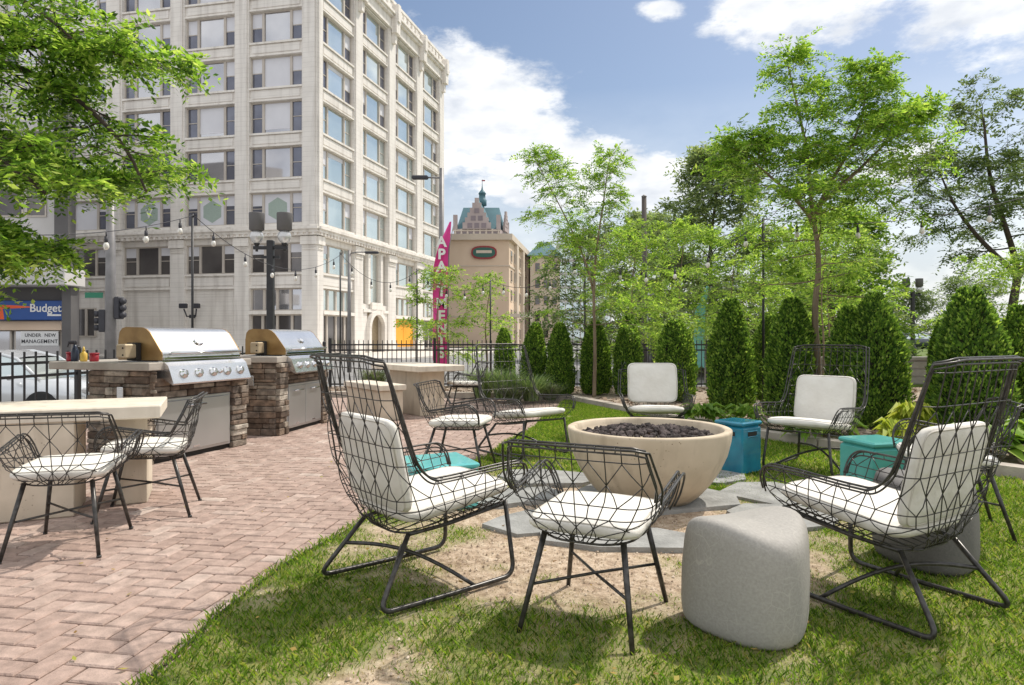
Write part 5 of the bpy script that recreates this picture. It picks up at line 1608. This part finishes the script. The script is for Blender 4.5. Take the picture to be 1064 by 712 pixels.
for z0, z1 in ((5.8, 7.6), (9.4, 11.6), (13.2, 15.4)):
    for x0, x1 in ((-35.4, -33.7), (-33.5, -32.1), (-38.8, -37.2), (-37.0, -35.6), (-42.4, -40.8), (-40.6, -39.2)):
        f = MB(); f.box(((x0+x1)/2, Yf + .46, (z0+z1)/2), (x1-x0, .10, z1-z0)); fo = f.build('window', M['frame'], gb)
        f = MB(); f.add([(x0+.1, Yf+.40, z0+.1), (x1-.1, Yf+.40, z0+.1), (x1-.1, Yf+.40, z1-.1), (x0+.1, Yf+.40, z1-.1)], [(0,1,2,3)]); f.build('pane', M['glass_dark'], fo)
for x0, x1 in ((-34.9, -31.6), (-38.4, -35.1), (-41.9, -38.6)):
    f = MB(); f.box(((x0+x1)/2, Yf + 1.3, .5), (x1-x0, .12, 2.1)); fo = f.build('window', M['frame'], gb)
    f = MB(); f.add([(x0+.12, Yf+1.225, -.4), (x1-.12, Yf+1.225, -.4), (x1-.12, Yf+1.225, 1.5), (x0+.12, Yf+1.225, 1.5)], [(0,1,2,3)]); f.build('pane', M['glass_grey'], fo)
sg = thing('shop_sign', 'blue and red rental office sign with white lettering under the grey canopy', 'sign', (-33.7, Yf + .55, 2.95))
m = MB(); m.box((0, 0, 0), (5.9, .35, 1.35), 0, 0, .04); m.build('board', M['blue_sign'], sg)
m = MB(); m.add([(-2.93, -.18, -.62), (-1.25, -.18, -.62), (-1.35, -.18, .1), (-.9, -.18, .12), (1.0, -.18, .22), (-.4, -.18, .34), (-1.6, -.18, .38), (-1.9, -.18, .62), (-2.93, -.18, .62)], [tuple(range(9))]); m.build('swoosh', M['red_sign'], sg)
m = MB(); m.add([(-2.93, -.184, -.2), (-2.3, -.184, -.05), (-1.7, -.184, .1), (-2.3, -.184, .12), (-2.93, -.184, .3)], [tuple(range(5))]); m.build('swoosh', M['white'], sg)
me = text_mesh('Budget', .78, .01, .012, 'RIGHT'); me.materials.append(M['white']); o = link('lettering', me, sg); o.location = (2.7, -.20, .14); o.rotation_euler = (R(90), 0, 0)
m = MB(); m.box((2.2, -.19, -.33), (.95, .01, .12)); m.build('lettering', M['white'], sg)
sg = thing('banner', 'white banner with dark capitals in the window under the blue sign', 'sign', (-32.95, Yf + 1.0, 1.02))
m = MB(); m.box((0, 0, 0), (2.62, .03, 1.0)); m.build('sheet', M['white'], sg)
for txt, dx, dz, sz in (('UNDER', -.46, .21, .33), ('NEW', .74, .21, .33), ('MANAGEMENT', 0, -.22, .36)):
    me = text_mesh(txt, sz, .004, .004, space=1.06); me.materials.append(M['ink']); o = link('lettering', me, sg); o.location = (dx, -.025, dz); o.rotation_euler = (R(90), 0, 0); o.scale = (1.0, 1, 1)

# ------------------------------------------------------------------ tan hotel, tower, glass block
ht = thing('hotel', 'tan stucco hotel with pale trim and an oval green sign high on its wall', 'building', (0, 0, 0))
HF = Facade((-.45, 100), (-1, .02), (-.02, -1)); HR = Facade((-.45, 100), (.145, .99), (.99, -.145))
m = MB(); q = [HF.p(0, 0, 0)[:2], HR.p(24, 0, 0)[:2], HR.p(24, -14, 0)[:2], HF.p(12, 0, 0)[:2]]
m.prism(q, -.5, 15.4); m.build('wall', M['tanwall'], ht)
m = MB(); q = [HF.p(-.5, .5, 0)[:2], HR.p(24.4, .5, 0)[:2], HR.p(24.4, -14, 0)[:2], HF.p(12, .5, 0)[:2]]
m.prism(q, 15.4, 16.3); m.build('cornice', M['tantrim'], ht)
m = MB()
for z in (11.5, 4.0): HF.box(m, -.1, 12, .0, .08, z, z + .16); HR.box(m, 0, 24, 0, .12, z, z + .25)
m.build('trim', M['tantrim'], ht)
for r_ in range(5):
    for c in range(7):
        t0 = 1.6 + c * 3.2; z0 = .6 + r_ * 2.95
        f = MB(); HR.box(f, t0 - .14, t0 + 1.44, 0, .09, z0 - .12, z0 + 1.72); fo = f.build('window', M['tantrim'], ht)
        f = MB(); HR.pane(f, t0, t0 + 1.3, .095, z0, z0 + 1.6); f.build('pane', M['glass_dark'], fo)
m = MB()
for t0 in (5.5, 13, 20): HR.box(m, t0, t0 + 1.6, 0, .5, -.5, 15.4)
m.build('pilaster', M['tantrim'], ht)
m = MB(); m.prism([(3.2, 118), (8.4, 118), (8.4, 130), (3.2, 130)], -.5, 15.2); m.build('wing', M['tantrim'], ht)
m = MB(); m.add([(2.6, 117.4, 15.2), (9, 117.4, 15.2), (9, 130, 15.2), (2.6, 130, 15.2), (5.0, 121, 18.0), (6.6, 121, 18.0), (6.6, 126, 18.0), (5.0, 126, 18.0)],
                [(0,3,2,1), (0,1,5,4), (1,2,6,5), (2,3,7,6), (3,0,4,7), (4,5,6,7)]); m.build('hip_roof', M['copper'], ht)
for r_ in range(5):
    for x0 in (4.0, 5.5, 7.0):
        z0 = .8 + r_ * 2.9
        f = MB(); f.box((x0 + .45, 117.96, z0 + .8), (1.0, .06, 1.7)); fo = f.build('window', M['tanwall'], ht)
        f = MB(); f.add([(x0 + .05, 117.92, z0 + .05), (x0 + .85, 117.92, z0 + .05), (x0 + .85, 117.92, z0 + 1.55), (x0 + .05, 117.92, z0 + 1.55)], [(0,1,2,3)]); f.build('pane', M['glass_dark'], fo)
m = MB(); m.box((1.4, 101.5, 4.2), (3.6, 3.0, .5)); m.box((-.1, 100.2, 1.7), (.4, .4, 4.5)); m.box((2.9, 100.2, 1.7), (.4, .4, 4.5)); m.build('portico', M['tantrim'], ht)
hs = thing('hotel_sign', 'oval green and red illuminated sign on the tan hotel wall', 'sign', (-4.15, 99.85, 13.55))
def oval(w_, h_, y0, y1, n=28):
    mb = MB(); vs = [(w_ * math.copysign(abs(math.cos(a)) ** .7, math.cos(a)), y, h_ * math.copysign(abs(math.sin(a)) ** .8, math.sin(a))) for y in (y0, y1) for a in [2*PI*k/n for k in range(n)]]
    mb.add(vs, [tuple(range(n)), tuple(range(2*n-1, n-1, -1))] + [(i, i + n, (i+1) % n + n, (i+1) % n) for i in range(n)]); return mb
M['hotelred'] = mat('dark_red', (.32, .03, .035), rough=.5); M['hotelgreen'] = mat('deep_green', (.03, .13, .10), rough=.5)
oval(1.9, .98, -.05, .2).build('rim', M['hotelred'], hs); oval(1.66, .74, -.09, -.055).build('face', M['hotelgreen'], hs)
m = MB(); m.box((0, -.11, .1), (2.3, .03, .42)); m.build('lettering', M['tantrim'], hs)

tw = thing('tower', 'pale stone tower with steep teal roof, stepped gables and a cupola, far behind the hotel', 'building', (0, 0, 0))
tw.scale = (.985, 1, .87)
Y0 = 220; x0, x1 = -19.3, -4.0; z0 = 42.5
m = MB(); m.prism([(x0, Y0), (x1, Y0), (x1 + 3.0, Y0 + 16), (x0 + 3.0, Y0 + 16)], -.5, 41.5)
for xa in (x0, x1 - 1.0): m.box((xa + .5, Y0 + .4, 44.0), (1.4, 1.4, 5.5))
m.box((x1 + 2.3, Y0 + 15.4, 44.0), (1.4, 1.4, 5.5))
# stepped gable
cxx = (x0 + x1) / 2
for k in range(6):
    hw = 4.7 - k * .80
    m.box((cxx, Y0 - .25 + .02 * k, 41.5 + 1.1 + k * 1.85), (hw * 2, .9, 2.4))
for k in range(5):
    hw = 5.4 - k * 1.05
    m.box((x1 + 1.9, Y0 + 8, 41.5 + 1.1 + k * 1.5), (.7, hw * 1.3, 2.0), -.19)
m.build('wall', M['pinkstone'], tw)
m = MB()
A_ = [(x0 + .8, Y0 + .3, 41.4), (x1 - .5, Y0 + .3, 41.4), (x1 + 2.4, Y0 + 15.6, 41.4), (x0 + 3.6, Y0 + 15.6, 41.4)]
B_ = [(x0 + 2.6, Y0 + 8.0, 51.2), (x1 - .4, Y0 + 8.0, 51.2)]
m.add(A_ + B_, [(0, 1, 5, 4), (2, 3, 4, 5), (1, 2, 5), (3, 0, 4)])
m.add([(cxx - 3.6, Y0 + .2, 45), (cxx + 3.6, Y0 + .2, 45), (cxx, Y0 + .2, 53.2), (cxx - 3.6 + 1.5, Y0 + 9, 45), (cxx + 3.6 + 1.5, Y0 + 9, 45), (cxx + 1.5, Y0 + 9, 53.2)], [(0, 1, 2), (0, 2, 5, 3), (1, 4, 5, 2), (3, 5, 4)])
rf = m.build('roof', M['copper'], tw)
m = MB(); m.lathe((cxx + 1.5, Y0 + 6, 51.5), [(1.5, 0), (1.5, 2.2), (1.1, 2.6), (1.1, 4.4), (1.4, 4.5), (1.0, 5.3), (.35, 6.2), (.12, 7.6), (.06, 10.2), (0, 10.3)], 10); m.build('cupola', M['copper'], tw)
m = MB(); m.box((cxx + 1.9, Y0 + 6, 61.2), (1.2, .06, .5)); m.build('flag', M['hotelred'], tw)
gm = MB()
def tower_window(x, y, z, w_, h_):
    gm = MB(); gm.box((x, y, z), (w_, .05, h_)); gm.build('window', M['towerwin'], tw)
for r_, z in enumerate((31.6, 34.9, 38.2)):
    for c in range(7): tower_window(x0 + 1.5 + c * 2.05, Y0 - .04, z + 1, 1.15, 2.0)
for r_, (z, nc) in enumerate(((41.9, 3), (44.6, 2), (47.4, 1))):
    for c in range(nc): tower_window(cxx + (c - (nc - 1) / 2) * 2.3, Y0 - .75, z + .8, 1.6, 1.8)
m = MB()
for z in (24.4, 27.7, 31.0, 34.3, 37.6, 40.9): m.box(((x0 + x1) / 2, Y0 - .1, z), (x1 - x0 + .6, .5, .4))
for c in range(8): m.box((x0 + .5 + c * 2.05, Y0 - .1, 33), (.5, .3, 17))
m.build('pilaster', M['tantrim'], tw)
gk = thing('office_block', 'pale blue green glass office block far off behind the slim locust', 'building', (17, 165, 0))
m = MB(); m.box((0, 0, 12), (13, 12, 25)); m.build('wall', M['glass_blue'], gk)
m = MB()
for k in range(7): m.box((0, -6.1, 3 + k * 3.2), (13.2, .3, .7))
for k in range(8): m.box((-6.2 + k * 1.78, -6.08, 12), (.25, .3, 25))
m.build('floor_band', M['greywall'], gk)

# ------------------------------------------------------------------ street furniture
def twin_lamp(label, x, y, h, z0=0, rz=0):
    t = thing('street_lamp', label, 'street lamp', (x, y, z0), rz, 'twin headed street lamps')
    m = MB(); m.lathe((0, 0, 0), [(.20, 0), (.20, .5), (.15, .6), (.13, .65)], 14); m.box((0, 0, h / 2 - .1), (.17, .17, h - 1.3), 0, 0, .02); m.build('post', M['iron'], t)
    m = MB(); m.box((0, 0, h - .95), (.92, .07, .09), 0, 0, .01); m.box((0, 0, h - 1.2), (.5, .05, .07)); m.build('crossarm', M['iron'], t)
    for sx in (-.37, .37):
        hd = MB(); hd.lathe((sx, 0, h - .47), [(.0, .45), (.195, .45), (.20, .43), (.195, .0), (.14, -.03), (0, -.03)], 20); ho = hd.build('lamp_head', M['darkwall'], t)
        gl = MB(); gl.lathe((sx, 0, h - .52), [(.11, .02), (.16, -.04), (.18, -.14), (.14, -.25), (.07, -.32), (0, -.32)], 18); gl.build('globe', M['lampglass'], ho)
        sk = MB(); sk.lathe((sx, 0, h - 1.0), [(.035, -.05), (.035, .08), (.07, .14), (.09, .19), (0, .2)], 12); sk.build('stem', M['iron'], ho)
    return t
twin_lamp('twin headed black street lamp before the cream building corner, close', -6.45, 18.0, 4.95, -.45)
twin_lamp('twin headed street lamp far off over the parked cars at right', 22.6, 38.0, 4.45, 0)
t = thing('street_light', 'tall grey street light with one flat arm beside the magenta flag', 'street lamp', (-3.3, 31.5, -.42))
m = MB(); m.tube([(0, 0, 0), (0, 0, 4), (0, 0, 9.45)], [.16, .13, .10], 12); m.build('post', M['pole'], t)
m = MB(); m.tube([(0, 0, 9.0), (-.7, 0, 9.02)], .04, 7); m.build('arm', M['pole'], t)
m = MB(); m.box((-1.0, 0, 9.02), (.75, .3, .17), 0, 0, .04); m.build('lamp_head', M['ink'], t)
t = thing('street_light', 'slim dark street light with short arm in front of the cream facade', 'street lamp', (-7.2, 29.8, -.42))
m = MB(); m.tube([(0, 0, 0), (0, 0, 5.4)], [.10, .06], 10); m.build('post', M['pole'], t)
m = MB(); m.tube([(0, 0, 5.25), (.35, 0, 5.32), (.8, 0, 5.32)], .03, 6); m.build('arm', M['pole'], t)
m = MB(); m.box((1.0, 0, 5.3), (.6, .22, .1), 0, 0, .03); m.build('lamp_head', M['ink'], t)

def signal_head(parent, x, y, z, rz):
    b = MB(); b.box((0, 0, 0), (.27, .2, .78), 0, 0, .03); b.xf(Matrix.Translation((x, y, z)) @ Matrix.Rotation(rz, 4, 'Z')); o = b.build('signal_head', M['ink'], parent)
    for k in (-1, 0, 1):
        v = MB(); v.lathe((0, -.10, k * .24), [(.10, 0), (.105, -.13)], 12, axis='y'); v.xf(Matrix.Translation((x, y, z)) @ Matrix.Rotation(rz, 4, 'Z')); v.build('visor', M['ink'], o)
    return o
t = thing('traffic_light', 'grey traffic light mast with black signal heads and green street name sign', 'traffic light', (-14.0, 23.5, -.45))
m = MB(); m.tube([(0, 0, 0), (0, 0, 3), (0, 0, 7.6)], [.20, .17, .12], 14); m.build('post', M['pole'], t)
signal_head(t, .29, 0, 2.62, 1.3); signal_head(t, -.27, -.05, 2.17, -1.1)
m = MB(); m.tube([(0, 0, 2.7), (.2, 0, 2.7)], .03, 6); m.tube([(0, 0, 2.2), (-.2, 0, 2.2)], .03, 6); m.build('bracket', M['pole'], t)
m = MB(); m.box((-.52, -.1, 3.06), (.62, .02, .19)); s_ = m.build('street_sign', M['greensign'], t)
t = thing('floodlight_pair', 'pair of small dark floodlights on the blank wall panel of the cream building', 'wall light', FL.p(11.75, .3, 3.35))
for sx in (-.55, .55):
    m = MB(); m.box((sx, -.5, .45), (.62, .4, .42), 0, 0, .05); m.build('lamp', M['ink'], t)
    m = MB(); m.tube([(sx, -.4, .2), (sx * .7, -.2, -.45), (0, 0, -.45)], .06, 6); m.build('arm', M['ink'], t)
m = MB(); m.box((0, 0, -.45), (.5, .12, .3)); m.build('mount', M['ink'], t)

# utility pole and far lantern
t = thing('utility_pole', 'tall weathered wooden utility pole in front of the park trees', 'pole', (4.9, 25.0, -.1))
m = MB(); m.tube([(0, 0, 0), (.02, 0, 3), (0, 0, 6.45)], [.115, .105, .09], 12); m.build('post', M['wood'], t)
m = MB(); m.lathe((0, 0, 6.45), [(.10, 0), (.10, .03), (0, .1)], 10); m.build('cap', M['pole'], t)
m = MB(); m.tube([(.11, -.10, .2), (.11, -.10, 2.3)], .035, 6); m.build('conduit', M['pole'], t)
t = thing('lantern_post', 'grey lantern on a slim post right of the wooden utility pole', 'street lamp', (6.2, 30.0, -.1))
m = MB(); m.lathe((0, 0, 0), [(.14, 0), (.12, .4), (.06, .5), (.045, 2.7), (.07, 2.75)], 10); m.build('post', M['pole'], t)
m = MB(); m.lathe((0, 0, 2.75), [(.10, 0), (.20, .35), (.22, .37), (.16, .46), (.05, .56), (.02, .66), (0, .67)], 10); m.build('lantern', M['lampglass'], t)

# feather flags
def flag_thing(label, x, y, z0, h, w_, m_, txt, seed, pole_h, name='feather_flag'):
    t = thing(name, label, 'flag', (x, y, z0))
    p = MB(); p.tube([(0, 0, 0), (0, 0, h * .5), (.03, 0, h * .85), (.16, 0, h)], [.022, .02, .014, .008], 8); p.build('pole', M['pole'], t)
    r = random.Random(seed)
    nu, nv = 8, 44; vs = []; fs = []
    zb = h * .16
    for j in range(nv + 1):
        v = j / nv; z = zb + (h - zb) * v
        wd = w_ * min(1, 1.05 - max(0, v - .62) ** 1.5 * 3.9) * (1 if v > .06 else .65 + 6 * v)
        wd = max(.02, wd)
        for i in range(nu + 1):
            u = i / nu
            px = .02 + .14 * max(0, v - .5) ** 2 * 2
            vs.append((px - wd * u, .05 * math.sin(u * 4 + v * 9) * u + .05 * u * math.sin(v * 21), z + .08 * math.sin(u * 2.5) * (1 - v) * r.uniform(.8, 1.2)))
    for j in range(nv):
        for i in range(nu):
            q = j * (nu + 1) + i; fs.append((q, q + 1, q + nu + 2, q + nu + 1))
    c = MB(); c.add(vs, fs, 0, True); cl = c.build('cloth', m_, t)
    if txt:
        n = len(txt)
        for i, ch in enumerate(txt):
            me = text_mesh(ch, .36, .004, .012); me.materials.append(M['white'])
            o = link('letter', me, cl); o.location = (-w_ * .5 + .05, -.085, zb + (h - zb) * (.86 - .082 * i)); o.rotation_euler = (R(90), 0, 0)
    return t
flag_thing('magenta feather flag with white vertical lettering between two small trees', -1.62, 17.0, -.42, 4.5, .40, M['magenta'], 'APARTMENTS', 1, 5)
flag_thing('pale blue feather flag among the bright green young trees', 5.05, 17.6, -.1, 2.6, .30, M['cyanflag'], '', 2, 3)

# low wall behind the evergreens at right
m = MB(); m.box((9.8, 16.4, .30), (7.5, .35, .62)); m.box((9.8, 16.4, .65), (7.6, .45, .08), 0, 0, .01)
for k in range(3): m.box((9.8, 16.215, .12 + .19 * k), (7.4, .02, .15))
tag(m.build('garden_wall', M['wallgrey']), 'low grey stone wall glimpsed between evergreen cones at right', 'wall')

# ------------------------------------------------------------------ cars
def car(label, x, y, z, rz, paint, sc=1.0):
    t = thing('parked_car', label, 'car', (x, y, z), rz)
    # body as stacked cross sections along the length: (x, half width, sill z, belt z)
    st = [(-2.28, .62, .42, .66), (-2.2, .76, .30, .80), (-1.9, .84, .22, .90), (-1.0, .88, .20, .95), (0, .89, .20, .93), (1.0, .88, .20, .90), (1.7, .84, .22, .82), (2.1, .74, .28, .70), (2.25, .58, .40, .58)]
    vs = []; fs = []
    for (X, hw, zs, zb_) in st:
        mid = (zs + zb_) / 2
        vs += [(X, -hw * .86, zs), (X, -hw, mid), (X, -hw * .94, zb_), (X, hw * .94, zb_), (X, hw, mid), (X, hw * .86, zs)]
    for i in range(len(st) - 1):
        for k in range(6): fs.append((i*6+k, i*6+(k+1) % 6, (i+1)*6+(k+1) % 6, (i+1)*6+k))
    fs += [tuple(range(6)), tuple(range(len(st)*6-1, len(st)*6-7, -1))]
    b = MB(); b.add(vs, fs, 0, True); b.build('body', paint, t)
    ro = [(-1.75, .70, .93), (-1.15, .64, 1.28), (-.5, .60, 1.42), (.25, .60, 1.43), (.75, .63, 1.30), (1.25, .72, .90)]
    rv = []; rfc = []
    for X, hw, z_ in ro: rv += [(X, -hw, z_), (X, -hw * .5, z_ + .025), (X, hw * .5, z_ + .025), (X, hw, z_)]
    for i in range(len(ro) - 1):
        for k in range(3): rfc.append((i*4+k, i*4+k+1, (i+1)*4+k+1, (i+1)*4+k))
    r_ = MB(); r_.add(rv[4:20], rfc[:9], 0, True)
    for s in (-1, 1):
        for i in (0, 1, 2, 3, 4):
            pass
        r_.tube([(-1.75, s * .78, .90), (-1.15, s * .66, 1.27), (-.5, s * .615, 1.41), (.25, s * .615, 1.42), (.75, s * .65, 1.29), (1.3, s * .80, .86)], .035, 6)
        r_.tube([(-.35, s * .80, .92), (-.3, s * .63, 1.40)], .03, 6)
    r_.build('roof', paint, t)
    g_ = MB()
    for s in (-1, 1):
        g_.add([(-1.68, s * .80, .90), (1.22, s * .80, .88), (.72, s * .655, 1.27), (.25, s * .62, 1.40), (-.5, s * .62, 1.39), (-1.12, s * .655, 1.25)], [tuple(range(6)) if s < 0 else tuple(range(5, -1, -1))])
    g_.add([(.75, -.62, 1.29), (.75, .62, 1.29), (1.30, .78, .87), (1.30, -.78, .87)], [(0, 1, 2, 3)])
    g_.add([(-1.15, -.63, 1.27), (-1.15, .63, 1.27), (-1.78, .76, .91), (-1.78, -.76, .91)], [(0, 1, 2, 3)])
    g_.build('window', M['glass_blue'], t)
    for X in (-1.4, 1.35):
        for s in (-1, 1):
            w_ = MB(); w_.lathe((X, s * .80, .32), [(.16, -.1), (.30, -.10), (.325, -.07), (.325, .07), (.30, .10), (.16, .10)], 22, axis='y'); wo = w_.build('wheel', M['tyre'], t)
            r2 = MB(); r2.lathe((X, s * .80, .32), [(0, s * .085), (.05, s * .09), (.17, s * .075), (.21, s * .098)], 20, axis='y'); r2.build('rim', M['chrome'], wo)
    for s in (-1, 1):
        h = MB(); h.box((2.13, s * .58, .64), (.14, .30, .12), 0, 0, .03); h.build('headlight', M['lampglass'], t)
        h = MB(); h.box((-2.2, s * .60, .74), (.10, .26, .12), 0, 0, .03); h.build('tail_light', M['redcan'], t)
        h = MB(); h.box((.85, s * .98, .93), (.10, .16, .11), 0, 0, .03); h.build('mirror', paint, t)
    return t
car('silver sedan parked in the street behind the iron fence at left', -10.75, 14.2, -.55, R(2), M['carpaint'])
car('dark sedan parked far off under the trees at right, left of the lamp post', 36.0, 60, .02, R(8), M['darkcar'])
car('silver sedan parked far off under the trees at right, right of the lamp post', 39.6, 60.5, .02, R(8), M['carpaint'])
